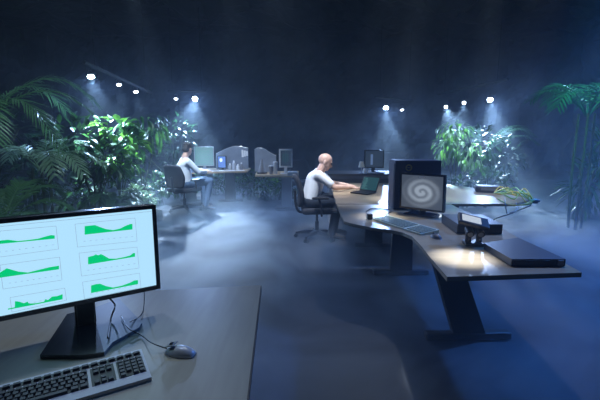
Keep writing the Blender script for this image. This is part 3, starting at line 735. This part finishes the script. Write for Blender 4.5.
def person(label, J, head_f, head_up, skin, shirt, trousers, hairm=None, s=1.0, sleeve='short', hand_n=((0, 0, 1), (0, 0, 1))):
    """J: dict with lists [left, right] for limbs; world coordinates"""
    t = thing('person', label, 'person', J['foot'][0], 0)
    b = MB()
    W, rot = head_mesh(b, J['head'], head_f, head_up, s)
    pel, ch, nk = V(J['pelvis']), V(J['chest']), V(J['neck'])
    b.rc(nk, .062 * s, V(J['head']) - V(head_up).normalized() * .05 * s - V(head_f).normalized() * .015, .055 * s, 8)
    for k in (0, 1):
        sh, el, wr, hp, kn, an, ft = (V(J[n][k]) for n in ('shoulder', 'elbow', 'wrist', 'hip', 'knee', 'ankle', 'toe'))
        b.rc(nk - V((0, 0, .02)), .05 * s, sh, .052 * s); b.rc(sh, .054 * s, el, .040 * s); b.rc(el, .041 * s, wr, .027 * s)
        b.rc(hp, .092 * s, ch + (sh - ch) * .45, .085 * s); b.rc(ch + (sh - ch) * .5, .085 * s, sh, .055 * s)
        b.rc(hp, .092 * s, kn, .060 * s); b.rc(kn, .060 * s, an, .040 * s)
        b.rc(an - V((0, 0, .02)), .036 * s, ft, .030 * s)
        hand_mesh(b, wr, V(J['hand'][k]), hand_n[k], s, 1 if k == 0 else -1)
    b.rc(pel, .115 * s, ch, .12 * s)
    body = b.build('body', skin, t, world=True, remesh=.0062, smooth_it=3)
    # shirt
    b = MB()
    for k in (0, 1):
        sh, el, wr, hp = (V(J[n][k]) for n in ('shoulder', 'elbow', 'wrist', 'hip'))
        b.rc(nk - V((0, 0, .035)), .056 * s, sh, .062 * s); b.rc(ch + (sh - ch) * .5, .097 * s, sh, .066 * s)
        b.rc(hp + (pel - hp) * .1 + (ch - pel).normalized() * .04, .102 * s, ch + (sh - ch) * .45, .097 * s)
        if sleeve == 'short':
            e = sh + (el - sh) * .72; b.rc(sh, .067 * s, e, .056 * s)
        else:
            b.rc(sh, .067 * s, el, .055 * s); b.rc(el, .055 * s, el + (wr - el) * .85, .042 * s)
    b.rc(pel + (ch - pel).normalized() * .02, .126 * s, ch, .134 * s)
    if 'belly' in J: b.ball(V(J['belly']), (.13 * s, .15 * s, .15 * s), 10)
    b.build('shirt', shirt, t, world=True, remesh=.010, smooth_it=5)
    b = MB()
    for k in (0, 1):
        hp, kn, an = (V(J[n][k]) for n in ('hip', 'knee', 'ankle'))
        b.rc(hp, .102 * s, kn, .074 * s); b.rc(kn, .074 * s, an, .056 * s)
        b.rc(pel, .118 * s, hp, .104 * s)
    b.build('trousers', trousers, t, world=True, remesh=.011, smooth_it=4)
    for k in (0, 1):
        an, ft = V(J['ankle'][k]), V(J['toe'][k]); b = MB()
        d = (ft - an); d.z = 0; d.normalize()
        b.rc(an - V((0, 0, .03)) - d * .03, .045 * s, ft, .04 * s)
        for v in b.bm.verts: v.co.z = max(v.co.z, an.z - .078)
        b.build('shoe', M['shoe'], t, world=True, remesh=.009, smooth_it=2)
    for k in (-1, 1):
        b = MB(); b.ball(W(.084, k * .028, .006), .0105 * s, 8); b.build('eye', M['eye'], t, world=True)
    if hairm:
        b = MB(); b.ball(W(-.022, 0, .048), (.100 * s, .084 * s, .086 * s), 12, rot); b.ball(W(-.055, 0, .005), (.066 * s, .078 * s, .08 * s), 10, rot)
        rg = random.Random(3)
        for _ in range(60):
            a, e = rg.uniform(0, 2 * PI), rg.uniform(.1, 1.4)
            p = (-.026 + .095 * math.cos(a) * math.cos(e), .082 * math.sin(a) * math.cos(e), .055 + .08 * math.sin(e))
            if p[0] > .06 and p[2] < .09: continue
            b.ball(W(*p), rg.uniform(.012, .024) * s, 5)
        b.build('hair', hairm, t, world=True, remesh=.007, smooth_it=2)
    return t

# --- bald man at the right-hand desk, facing +X
cy = 5.78; S = 1.04
hx = PY(325.5, 162, cy)
J = dict(
    head=(hx.x, cy + .0, hx.z), neck=(hx.x - .085, cy, hx.z - .16), chest=(.225, cy, .87), pelvis=(.15, cy, .585),
    shoulder=[(.265, cy + .175, .965), (.265, cy - .175, .955)],
    elbow=[(.47, cy + .22, .80), (.49, cy - .22, .790)],
    wrist=[(.70, cy + .10, .785), (.725, cy - .17, .785)],
    hand=[(1, -.25, -.12), (1, .12, -.10)],
    hip=[(.165, cy + .10, .565), (.165, cy - .10, .565)],
    knee=[(.56, cy + .14, .585), (.55, cy - .13, .585)],
    ankle=[(.52, cy + .14, .12), (.46, cy - .15, .12)],
    toe=[(.68, cy + .15, .045), (.62, cy - .17, .045)], foot=[(.35, cy, 0)])
person('bald man in a white t-shirt leaning over his desk', J, (.93, -.05, -.36), (.36, 0, .93), M['skin'], M['white'], M['darkjeans'], None, S)
ch = make_chair('black office chair under the bald man in the white t-shirt'); place(ch, (.25, cy, 0), R(3))

# --- dark-haired man at the left-hand desk
yw = R(33); cY = 7.95; hp0 = PY(188, 190, cY); F_ = V((math.cos(yw), math.sin(yw), 0)); S_ = V((-math.sin(yw), math.cos(yw), 0))
base = V((hp0.x - .06, cY, 0))
def Q(f, s, z): return base + F_ * f + S_ * s + V((0, 0, z))
J = dict(
    head=Q(.10, .03, 1.235), neck=Q(.03, .01, 1.08), chest=Q(-.02, 0, .88), pelvis=Q(.02, 0, .59),
    shoulder=[Q(.04, .18, 1.01), Q(.03, -.19, 1.00)],
    elbow=[Q(.26, .26, .80), Q(.22, -.24, .79)],
    wrist=[Q(.48, .30, .785), Q(.45, -.02, .785)],
    hand=[Q(.5, .5, 0) - Q(0, .3, 0), Q(.7, .5, 0) - Q(0, 0, 0)],
    hip=[Q(.03, .10, .57), Q(.03, -.10, .57)], knee=[Q(.46, .16, .60), Q(.47, -.15, .60)],
    ankle=[Q(.44, .17, .12), Q(.36, -.17, .12)], toe=[Q(.60, .20, .045), Q(.52, -.20, .045)], foot=[Q(.2, 0, 0)])
hf = (F_ * .8 + S_ * .45 + V((0, 0, -.22))).normalized()
person('dark-haired man in a pale shirt and blue jeans seated at his desk', J, hf, (hf.x * .25, hf.y * .25, .95), M['skin2'], M['shirt'], M['jeans'], M['hair'], 1.03, 'long')
c2 = copy_tree(ch); c2['label'] = 'black office chair under the dark-haired man'; place(c2, tuple(base + F_ * -.02), yw + R(30))
c3 = copy_tree(ch); c3['label'] = 'empty dark office chair in the gloom behind the bald man'; place(c3, (.08, 9.1, 0), R(-70))

# ------------------------------------------------------------------ plants
def leaflet(bm, p, d, nrm, L, w, droop=.2, seg=3, fold=.25):
    """narrow folded blade from p along d"""
    side = d.cross(nrm).normalized(); prev = None
    for i in range(seg + 1):
        t = i / seg; c = p + d * L * t + V((0, 0, -1)) * droop * L * t * t
        ww = w * (math.sin(PI * min(1, .12 + t * .88)) ** .7 if t < 1 else 0) * .5
        a = bm.verts.new(c - side * ww + nrm * ww * fold); m_ = bm.verts.new(c); e = bm.verts.new(c + side * ww + nrm * ww * fold)
        if prev: bm.faces.new((prev[0], prev[1], m_, a)); bm.faces.new((prev[1], prev[2], e, m_))
        prev = (a, m_, e)
def frond_path(base, az, L, rise, droop, n=18):
    d = V((math.cos(az), math.sin(az), 0)); pts = []
    for i in range(n + 1):
        t = i / n; pts.append(V(base) + d * L * (t * .9) + V((0, 0, 1)) * (rise * math.sin(t * PI * .62) - droop * t ** 2.4))
    return pts
def frond(parent, m, pts, ll, lw=.028, dens=2, hang=.25, start=.18, name='frond', rg=random):
    b = MB(); n = len(pts) - 1
    b.tube(pts, [.012 * (1 - .85 * i / n) + .002 for i in range(n + 1)], 5)
    for i in range(n * dens):
        t = (i + .5) / (n * dens)
        if t < start: continue
        k = int(t * n); f = t * n - k; p = pts[k].lerp(pts[min(k + 1, n)], f); d = (pts[min(k + 1, n)] - pts[k]).normalized()
        side = d.cross(V((0, 0, 1))).normalized(); up = side.cross(d)
        L = ll * (math.sin(PI * (.12 + .80 * (t - start) / (1 - start)))) ** .6 * rg.uniform(.85, 1.1)
        for s in (-1, 1):
            dd = (d * (.45 + .5 * t) + side * s * .85 + up * rg.uniform(.0, .22)).normalized()
            leaflet(b.bm, p, dd, up, L, lw, hang * rg.uniform(.7, 1.4))
    return b.build(name, m, parent)
def palm(name, label, x, y, spec, m, stems=3, trunk_h=.5, ll=.45, rg=None, group=None, z=0, trunk_r=.03, lw=.028, dens=2):
    rg = rg or random
    t = thing(name, label, 'palm', (x, y, 0), 0, group)
    for k in range(stems):
        a = k * 2 * PI / max(stems, 1); b = MB(); q = V((.10 * math.cos(a), .10 * math.sin(a), 0)) * (stems > 1)
        b.tube(spline([V((0, 0, 0)) + q, q * 1.3 + V((0, 0, trunk_h * .5)), q * 1.2 + V((0, 0, trunk_h + .05))], 8), [trunk_r * (1 - .04 * i) for i in range(9)], 8); b.build('trunk', M['stem'], t)
    for az, L, rise, droop in spec:
        frond(t, m, frond_path((0, 0, trunk_h), R(az), L, rise, droop), ll, lw, dens, rg=rg)
    return t
def leafshape(bm, p, d, nrm, L, w, curl=.2):
    side = d.cross(nrm)
    if side.length < .01: side = d.cross(V((.3, .5, .8)))
    side.normalize(); nrm = side.cross(d); prev = None; prof = (.05, .62, 1.0, .92, .55, .0)
    for i, q in enumerate(prof):
        t = i / (len(prof) - 1); c = p + d * L * t - nrm * curl * L * t * t; ww = w * q * .5
        a = bm.verts.new(c - side * ww + nrm * ww * .3); m_ = bm.verts.new(c); e = bm.verts.new(c + side * ww + nrm * ww * .3)
        if prev: bm.faces.new((prev[0], prev[1], m_, a)); bm.faces.new((prev[1], prev[2], e, m_))
        prev = (a, m_, e)
def bush(name, label, x, y, blobs, m, n, L, w, stems=4, cat='shrub', group=None, rg=None, hang=0, m2=None):
    """blobs: (dx,dy,z,rx,ry,rz) ellipsoids that carry leaves"""
    rg = rg or random
    t = thing(name, label, cat, (x, y, 0), 0, group)
    b = MB()
    for i in range(stems):
        bl_ = blobs[i % len(blobs)]; a = rg.uniform(0, 2 * PI)
        tip = V((bl_[0] + bl_[3] * .5 * math.cos(a), bl_[1] + bl_[4] * .5 * math.sin(a), bl_[2] + bl_[5] * .3))
        b.tube(spline([(rg.uniform(-.06, .06), rg.uniform(-.06, .06), 0), (tip.x * .3, tip.y * .3, tip.z * .5), tip], 8), [.014 * (1 - i_ / 12) for i_ in range(9)], 6)
    b.build('stem', M['stem'], t)
    for bi, mm in enumerate((m, m2) if m2 else (m,)):
        b = MB(); per = n // len(blobs) // (2 if m2 else 1)
        for bl_ in blobs:
            for _ in range(per):
                u = V((rg.gauss(0, 1), rg.gauss(0, 1), rg.gauss(0, 1))).normalized(); rr_ = rg.uniform(.55, 1.0)
                p = V((bl_[0] + u.x * bl_[3] * rr_, bl_[1] + u.y * bl_[4] * rr_, bl_[2] + u.z * bl_[5] * rr_))
                if p.z < .04: p.z = .04 + rg.random() * .1
                d = (u + V((rg.uniform(-.5, .5), rg.uniform(-.5, .5), rg.uniform(-.6, .2) - hang))).normalized()
                leafshape(b.bm, p, d, V((0, 0, 1)), L * rg.uniform(.7, 1.2), w * rg.uniform(.8, 1.2), rg.uniform(.1, .5))
        b.build('foliage', mm, t)
    return t
rg = random.Random(11)
# left: big palm
palm('feather_palm', 'tall feather palm at the left edge with long arching fronds', -4.55, 5.6,
     [(16, 1.9, .95, .75), (36, 1.8, 1.1, .5), (-6, 1.5, .85, 1.0), (60, 1.5, 1.0, .5), (-40, 1.3, .8, .8), (120, 1.4, .9, .4), (190, 1.2, .9, .4), (250, 1.2, .9, .4)], M['palm'], 5, 1.48, .40, rg, dens=2, lw=.022)
palm('feather_palm', 'low feather palm beneath the tall palm, behind the large screen', -4.0, 5.2,
     [(20, 1.0, .5, .25), (50, .9, .65, .2), (85, .9, .7, .2), (120, .9, .6, .2), (-15, .9, .4, .3), (165, .9, .5, .3), (-60, .8, .4, .3), (220, .8, .5, .2)], M['palm'], 3, .25, .32, rg)
palm('feather_palm', 'glinting pale-leaved palm between the tall palm and the bright bush', -4.15, 6.4, [(5, 1.1, .45, .35), (28, 1.0, .55, .3), (-20, 1.0, .45, .45), (-45, .9, .5, .5), (55, .9, .6, .3), (100, .8, .6, .3), (160, .8, .5, .3), (230, .8, .5, .4)], M['palm_lit'], 3, .95, .30, rg, dens=1, lw=.04)
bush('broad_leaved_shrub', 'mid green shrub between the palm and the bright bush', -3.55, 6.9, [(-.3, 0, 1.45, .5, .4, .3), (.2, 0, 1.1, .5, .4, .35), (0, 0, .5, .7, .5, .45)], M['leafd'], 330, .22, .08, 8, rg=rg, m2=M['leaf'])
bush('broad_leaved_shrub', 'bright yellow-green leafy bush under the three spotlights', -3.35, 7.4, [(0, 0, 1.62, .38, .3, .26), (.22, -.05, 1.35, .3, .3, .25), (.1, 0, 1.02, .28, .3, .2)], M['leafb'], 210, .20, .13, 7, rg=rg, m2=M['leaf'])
bush('slender_tree', 'slender tree with drooping narrow leaves right of the bright bush', -3.18, 8.0, [(.05, 0, 1.72, .45, .35, .22), (.30, 0, 1.55, .3, .3, .22), (-.2, 0, 1.6, .3, .3, .2)], M['leafd'], 200, .24, .055, 5, cat='tree', rg=rg, hang=.9, m2=M['leaf'])
palm('fern', 'pale fern spreading low beneath the bright bush', -3.3, 7.0, [(a, rg.uniform(.5, .75), rg.uniform(.3, .55), .15) for a in range(0, 360, 24)], M['leaf'], 1, .12, .14, rg, lw=.025, dens=2)
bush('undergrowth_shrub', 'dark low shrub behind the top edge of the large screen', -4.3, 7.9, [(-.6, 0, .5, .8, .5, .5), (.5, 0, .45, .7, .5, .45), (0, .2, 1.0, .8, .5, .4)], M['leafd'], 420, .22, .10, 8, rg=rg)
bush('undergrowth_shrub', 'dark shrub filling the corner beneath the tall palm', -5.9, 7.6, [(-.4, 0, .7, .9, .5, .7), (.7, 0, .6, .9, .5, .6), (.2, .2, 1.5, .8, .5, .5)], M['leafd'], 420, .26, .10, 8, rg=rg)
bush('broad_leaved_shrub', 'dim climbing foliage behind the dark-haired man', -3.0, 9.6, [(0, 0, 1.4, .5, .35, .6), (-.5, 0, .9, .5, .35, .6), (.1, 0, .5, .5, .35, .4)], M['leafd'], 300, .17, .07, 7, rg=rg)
bush('undergrowth_shrub', 'green shrub behind the chair of the dark-haired man', -3.05, 8.7, [(0, 0, .42, .42, .3, .32), (-.3, 0, .3, .35, .3, .25)], M['leaf'], 240, .14, .08, 5, rg=rg)
bush('white_lit_shrub', 'small whitish shrub at the top right corner of the large screen', -3.02, 7.3, [(0, 0, .42, .26, .22, .17), (.16, 0, .32, .2, .2, .14)], M['leaf_lit'], 260, .10, .05, 4, rg=rg)  # its whiteness is lamplight put into the leaf colour
t = thing('plant_bed_kerb', 'pale stone kerb below the small whitish shrub', 'kerb', (-2.98, 7.0, 0)); b = MB(); b.box((0, 0, .09), (1.0, .16, .18), (0, 0, R(8)), .03); b.build('stone', M['stone'], t)
# hedge beneath the left desks
bush('low_hedge', 'dark low hedge behind the desk of the dark-haired man', -1.75, 10.2, [(-.6, 0, .35, .5, .3, .34), (0, 0, .4, .5, .3, .36), (.6, 0, .35, .5, .3, .34)], M['leaf'], 480, .12, .06, 6, cat='hedge', rg=rg, m2=M['leafd'])
bush('low_hedge', 'dark low hedge behind the narrow pale desk', -.45, 9.4, [(-.5, 0, .32, .5, .3, .32), (.1, 0, .34, .4, .3, .34)], M['leafd'], 380, .12, .06, 6, cat='hedge', rg=rg, m2=M['leaf'])
# right
bush('umbrella_plant', 'brightly lit umbrella plant with white-green drooping leaves', 3.66, 9.4, [(-.1, 0, 1.62, .42, .3, .26), (.1, -.1, 1.25, .42, .3, .22), (.35, 0, 1.0, .3, .3, .2), (-.25, 0, 1.2, .3, .3, .3)], M['leaf_lit'], 300, .19, .07, 6, rg=rg, hang=.8, m2=M['leafb'])
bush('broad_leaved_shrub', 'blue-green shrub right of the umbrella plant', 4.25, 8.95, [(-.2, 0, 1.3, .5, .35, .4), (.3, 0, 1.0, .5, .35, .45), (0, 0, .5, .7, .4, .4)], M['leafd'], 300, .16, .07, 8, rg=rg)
bush('undergrowth_shrub', 'low shrub behind the far birch desk', 3.9, 8.3, [(0, 0, .45, .5, .35, .35), (-.5, 0, .4, .45, .3, .3)], M['leaf'], 260, .16, .08, 5, rg=rg)
palm('feather_palm', 'small arching palm behind the blue-green shrub', 4.3, 9.7, [(8, 1.6, .85, .25), (20, 1.8, .95, .30), (-6, 1.5, .7, .3), (150, 1.0, .8, .2), (80, 1.2, .9, .2)], M['palm'], 2, .95, .28, rg)
palm('feather_palm', 'tall teal-green palm at the right edge', 4.5, 6.4, [(184, 1.05, .50, .22), (205, .85, .50, .35), (160, .8, .62, .3), (262, .7, .6, .35), (10, 1.0, .6, .5), (-30, .9, .5, .5), (60, .9, .7, .4), (110, .8, .7, .4)], M['palmt'], 3, 1.80, .34, rg, trunk_r=.024, dens=1, lw=.028)
bush('undergrowth_shrub', 'tall dark greenery around the stems of the teal-green palm', 5.3, 7.3, [(0, 0, .6, .35, .3, .55), (.3, 0, 1.2, .35, .3, .5)], M['leaf'], 260, .30, .05, 6, rg=rg, hang=-.2)

# ------------------------------------------------------------------ tracks and spotlights
def track(label, p, q):
    p, q = V(p), V(q); t = thing('lighting_track', label, 'lighting track', tuple((p + q) / 2), 0)
    d = q - p; b = MB(); b.tube([p, p.lerp(q, .5), q], .035, 4); b.build('rail', M['track'], t, world=True)
    for k in (.12, .88):
        c = p.lerp(q, k); b = MB(); b.cyl(c, (c.x, c.y, 4.6), .008, n=8); b.build('suspension_rod', M['track'], t, world=True)
    return t
track('lighting track above the left-hand plants', PY(84, 62, 7.2), PY(152, 93, 10.1))
track('lighting track above the dark-haired man', PY(168, 91, 10.4), PY(206, 91, 10.4))
track('short lighting track near the middle of the cavern', PY(375, 97, 11.0), PY(413, 101, 11.6))
track('long lighting track above the right-hand plants', PY(438, 94, 12.2), PY(508, 79, 9.2))
LK = []
def spot(px, py, Y, label, W, aim, bright=True, size=42, zt=None, blend=.6, col=(.50, .72, 1.0)):
    p = PY(px, py, Y)
    d = (V(aim) - p).normalized(); q = d.to_track_quat('-Z', 'Y')
    t = thing('spotlight', label, 'spotlight', tuple(p), 0)
    t.rotation_mode = 'QUATERNION'; t.rotation_quaternion = q; t.matrix_basis = Matrix.Translation(p) @ q.to_matrix().to_4x4()
    b = MB()
    prof = [(.055, .0), (.058, .03), (.05, .08), (.028, .13), (.0, .135)]
    rings = [[(r * math.cos(k * PI / 10) , r * math.sin(k * PI / 10), z) for k in range(20)] for r, z in [(max(a, .002), z_) for a, z_ in prof]]
    b.loft(rings, cap=False); b.build('housing', M['lampm'], t, smooth=True)
    b = MB(); b.cyl((0, 0, -.004), (0, 0, .012), .062 if bright else .045, n=20); b.build('lens', M['lens'] if bright else M['lensd'], t)
    top = (zt if zt else p.z + .16)
    b = MB(); b.cyl(p - d * .10 + V((0, 0, .02)), V((p.x, p.y, top)), .008, n=8); b.build('bracket', M['track'], t, world=True)
    L = bpy.data.lights.new('spot_beam', 'SPOT'); L.energy = W * 2.0; L.spot_size = R(size); L.spot_blend = blend; L.shadow_soft_size = .04; L.color = col
    lo = bpy.data.objects.new('spot_beam', L); COL.objects.link(lo); lo.parent = t; lo.location = (0, 0, -.02)
    if bright:
        L = bpy.data.lights.new('lamp_spill', 'SPOT'); L.spot_size = R(165); L.spot_blend = .7; L.energy = W * .36; L.shadow_soft_size = .05; L.color = (.32, .52, 1.0)
        lo = bpy.data.objects.new('lamp_spill', L); COL.objects.link(lo); lo.parent = t; lo.location = (0, 0, -.06)
        L = bpy.data.lights.new('lamp_shaft', 'SPOT'); L.energy = W * 5.5; L.spot_size = R(10); L.spot_blend = .8; L.shadow_soft_size = .04; L.color = (.62, .80, 1.0)
        lo = bpy.data.objects.new('lamp_shaft', L); COL.objects.link(lo); lo.location = p + V((0, -.03, -.05)); lo.rotation_euler = (R(-7), 0, 0)
        lo.parent = t; lo.matrix_parent_inverse = wmat(t).inverted()
    return t
spot(91, 77, 7.9, 'brightest spotlight on the left-hand track', 900, (-3.3, 7.2, .6), True, 60)
spot(119, 85, 8.6, 'middle spotlight on the left-hand track', 260, (-3.3, 7.9, .6), False, 38)
spot(136, 92, 9.3, 'spotlight at the far end of the left-hand track', 260, (-3.1, 8.5, .6), False, 38)
spot(176, 99, 10.4, 'dim spotlight beside the brightest one above the dark-haired man', 120, (-3.0, 9.6, .4), False, 30)
spot(195, 99, 10.4, 'glaring spotlight above the dark-haired man', 1500, (-2.35, 7.6, .4), True, 46)
spot(386, 108, 11.1, 'bright spotlight on the short middle track', 800, (2.2, 9.6, .3), True, 44)
spot(402, 110, 11.4, 'dim spotlight on the short middle track', 160, (2.9, 10.6, .4), False, 30)
spot(446, 107, 11.8, 'spotlight at the far end of the right-hand track', 700, (3.75, 9.6, 1.2), False, 30)
spot(464, 103, 10.9, 'middle spotlight on the right-hand track', 600, (3.6, 9.2, 1.0), False, 34)
spot(490, 100, 10.0, 'brightest spotlight on the right-hand track', 650, (4.1, 7.9, .0), True, 44)

def area(name, loc, aim, W, size, col):
    L = bpy.data.lights.new(name, 'AREA'); L.energy = W; L.shape = 'DISK'; L.size = size; L.color = col
    o = bpy.data.objects.new(name, L); COL.objects.link(o); o.location = loc
    o.rotation_euler = (V(aim) - V(loc)).to_track_quat('-Z', 'Y').to_euler(); return o
def spotl(name, loc, aim, W, size, col, soft=.05, blend=.6):
    L = bpy.data.lights.new(name, 'SPOT'); L.energy = W; L.spot_size = R(size); L.spot_blend = blend; L.shadow_soft_size = soft; L.color = col
    o = bpy.data.objects.new(name, L); COL.objects.link(o); o.location = loc
    o.rotation_euler = (V(aim) - V(loc)).to_track_quat('-Z', 'Y').to_euler(); return o
# blue flood from the right, then unseen fill lights added above the frame
spotl('blue_flood', (5.2, 4.8, 4.3), (3.6, 3.0, 0), 1400, 85, (.05, .25, 1.0), .15)
spotl('blue_flood', (-1.0, 3.5, 4.3), (.0, 5.2, 0), 90, 80, (.12, .32, 1.0), .2)  # added blue fill over the middle floor
spotl('desk_fill', (1.3, 5.0, 4.3), (.95, 5.2, .73), 330, 36, (.85, .90, 1.0), .06)  # unseen fills added to brighten the desks, down to the left-hand ones
spotl('desk_fill', (1.7, 4.6, 4.2), (1.2, 3.2, .73), 170, 36, (.85, .90, 1.0), .06)
spotl('desk_fill', (3.0, 4.6, 4.1), (2.2, 5.2, .73), 420, 26, (.85, .92, 1.0), .05)
spotl('desk_fill', (-.6, 3.4, 4.1), (-.5, 1.6, .73), 92, 50, (.85, .95, .92), .12)
spotl('desk_fill', (-1.2, 7.2, 4.5), (-1.2, 8.8, .73), 520, 36, (.75, .86, 1.0), .08)
spotl('figure_fill', (-.6, 4.4, 4.1), (.35, 5.8, .9), 900, 22, (.82, .90, 1.0), .08)  # fills added to brighten the two seated men
spotl('figure_fill', (-2.6, 6.2, 4.2), (-2.35, 8.0, .9), 1500, 22, (.68, .84, 1.0), .08)
spotl('desk_highlight_fill', (1.5, 3.2, 3.5), (1.04, 2.47, .73), 1500, 9.5, (.78, .88, 1.0), .04, 1)  # narrow spots added to imitate lamp reflections on the birch desks
spotl('desk_highlight_fill', (1.5, 5.0, 4.2), (.78, 3.80, .73), 1100, 9, (.78, .88, 1.0), .04, 1)
spotl('desk_highlight_fill', (1.7, 5.2, 4.3), (1.12, 4.9, .73), 1000, 11, (.78, .88, 1.0), .04, 1)
spotl('plant_fill', (-1.6, 3.6, 4.3), (-4.2, 6.0, 1.3), 380, 60, (.6, .85, .95), .1)  # fills added to lift the plants at both edges
spotl('plant_fill', (3.4, 4.4, 4.3), (4.7, 6.6, 1.8), 560, 36, (.20, .95, .75), .1)
spotl('desk_fill', (-1.5, 2.6, 4.0), (-.95, 1.15, .73), 120, 26, (.5, .65, 1.0), .1)  # added fill standing for the screen's blue glow on the keyboard
spotl('mist_fill', (6.6, 6.4, 4.3), (4.6, 7.0, .3), 620, 75, (.30, .52, 1.0), .15)  # unseen fills added to brighten the mist
spotl('mist_fill', (-.2, 5.0, 4.4), (-.7, 6.0, 0), 230, 62, (.42, .64, 1.0), .1)
w = bpy.data.worlds.new('world'); sc.world = w; w.use_nodes = True; nt = w.node_tree
nt.nodes['Background'].inputs['Color'].default_value = (.1, .2, .5, 1); nt.nodes['Background'].inputs['Strength'].default_value = 0.0

# ------------------------------------------------------------------ haze: fills the cavern, thick and drifting along the floor
vs = nt.nodes.new('ShaderNodeVolumeScatter'); vs.inputs['Color'].default_value = (.66, .82, 1.0, 1); vs.inputs['Anisotropy'].default_value = .35
geo = nt.nodes.new('ShaderNodeNewGeometry'); sp = nt.nodes.new('ShaderNodeSeparateXYZ'); nt.links.new(geo.outputs['Position'], sp.inputs[0])
no = nt.nodes.new('ShaderNodeTexNoise'); no.inputs['Scale'].default_value = .95; no.inputs['Detail'].default_value = 4; no.inputs['Distortion'].default_value = 1.2; nt.links.new(geo.outputs['Position'], no.inputs['Vector'])
mr = nt.nodes.new('ShaderNodeMapRange'); mr.inputs['From Min'].default_value = .40; mr.inputs['From Max'].default_value = .66; mr.inputs['To Min'].default_value = .05; mr.inputs['To Max'].default_value = 2.2
nt.links.new(no.outputs['Fac'], mr.inputs['Value'])
zf = math_(nt, 'EXPONENT', math_(nt, 'MULTIPLY', sp.outputs[2], -1 / .14))
zg = math_(nt, 'EXPONENT', math_(nt, 'MULTIPLY', sp.outputs[2], -1 / 1.3))
low = math_(nt, 'MULTIPLY', math_(nt, 'MULTIPLY', zf, .7), mr.outputs[0])
mx_ = nt.nodes.new('ShaderNodeMapRange'); mx_.inputs['From Min'].default_value = 1.5; mx_.inputs['From Max'].default_value = 6; mx_.inputs['To Min'].default_value = .017; mx_.inputs['To Max'].default_value = .11
nt.links.new(sp.outputs[0], mx_.inputs['Value'])
mid = math_(nt, 'MULTIPLY', math_(nt, 'MULTIPLY', zg, mx_.outputs[0]), mr.outputs[0])
den = math_(nt, 'ADD', math_(nt, 'ADD', low, mid), .0035)
nt.links.new(den, vs.inputs['Density']); nt.links.new(vs.outputs[0], nt.nodes['World Output'].inputs['Volume'])
w.cycles.volume_step_size = .25

# ------------------------------------------------------------------ view
c = sc.cycles
c.use_denoising = True; c.max_bounces = 6; c.volume_bounces = 1; c.diffuse_bounces = 3; c.glossy_bounces = 3; c.transparent_max_bounces = 4
c.sample_clamp_indirect = 4; c.sample_clamp_direct = 0; c.volume_step_rate = 1.0; c.volume_max_steps = 256
c.caustics_reflective = False; c.caustics_refractive = False
sc.view_settings.view_transform = 'Standard'; sc.view_settings.look = 'None'; sc.view_settings.gamma = 1; sc.view_settings.use_curve_mapping = False
sc.view_settings.exposure = -0.12
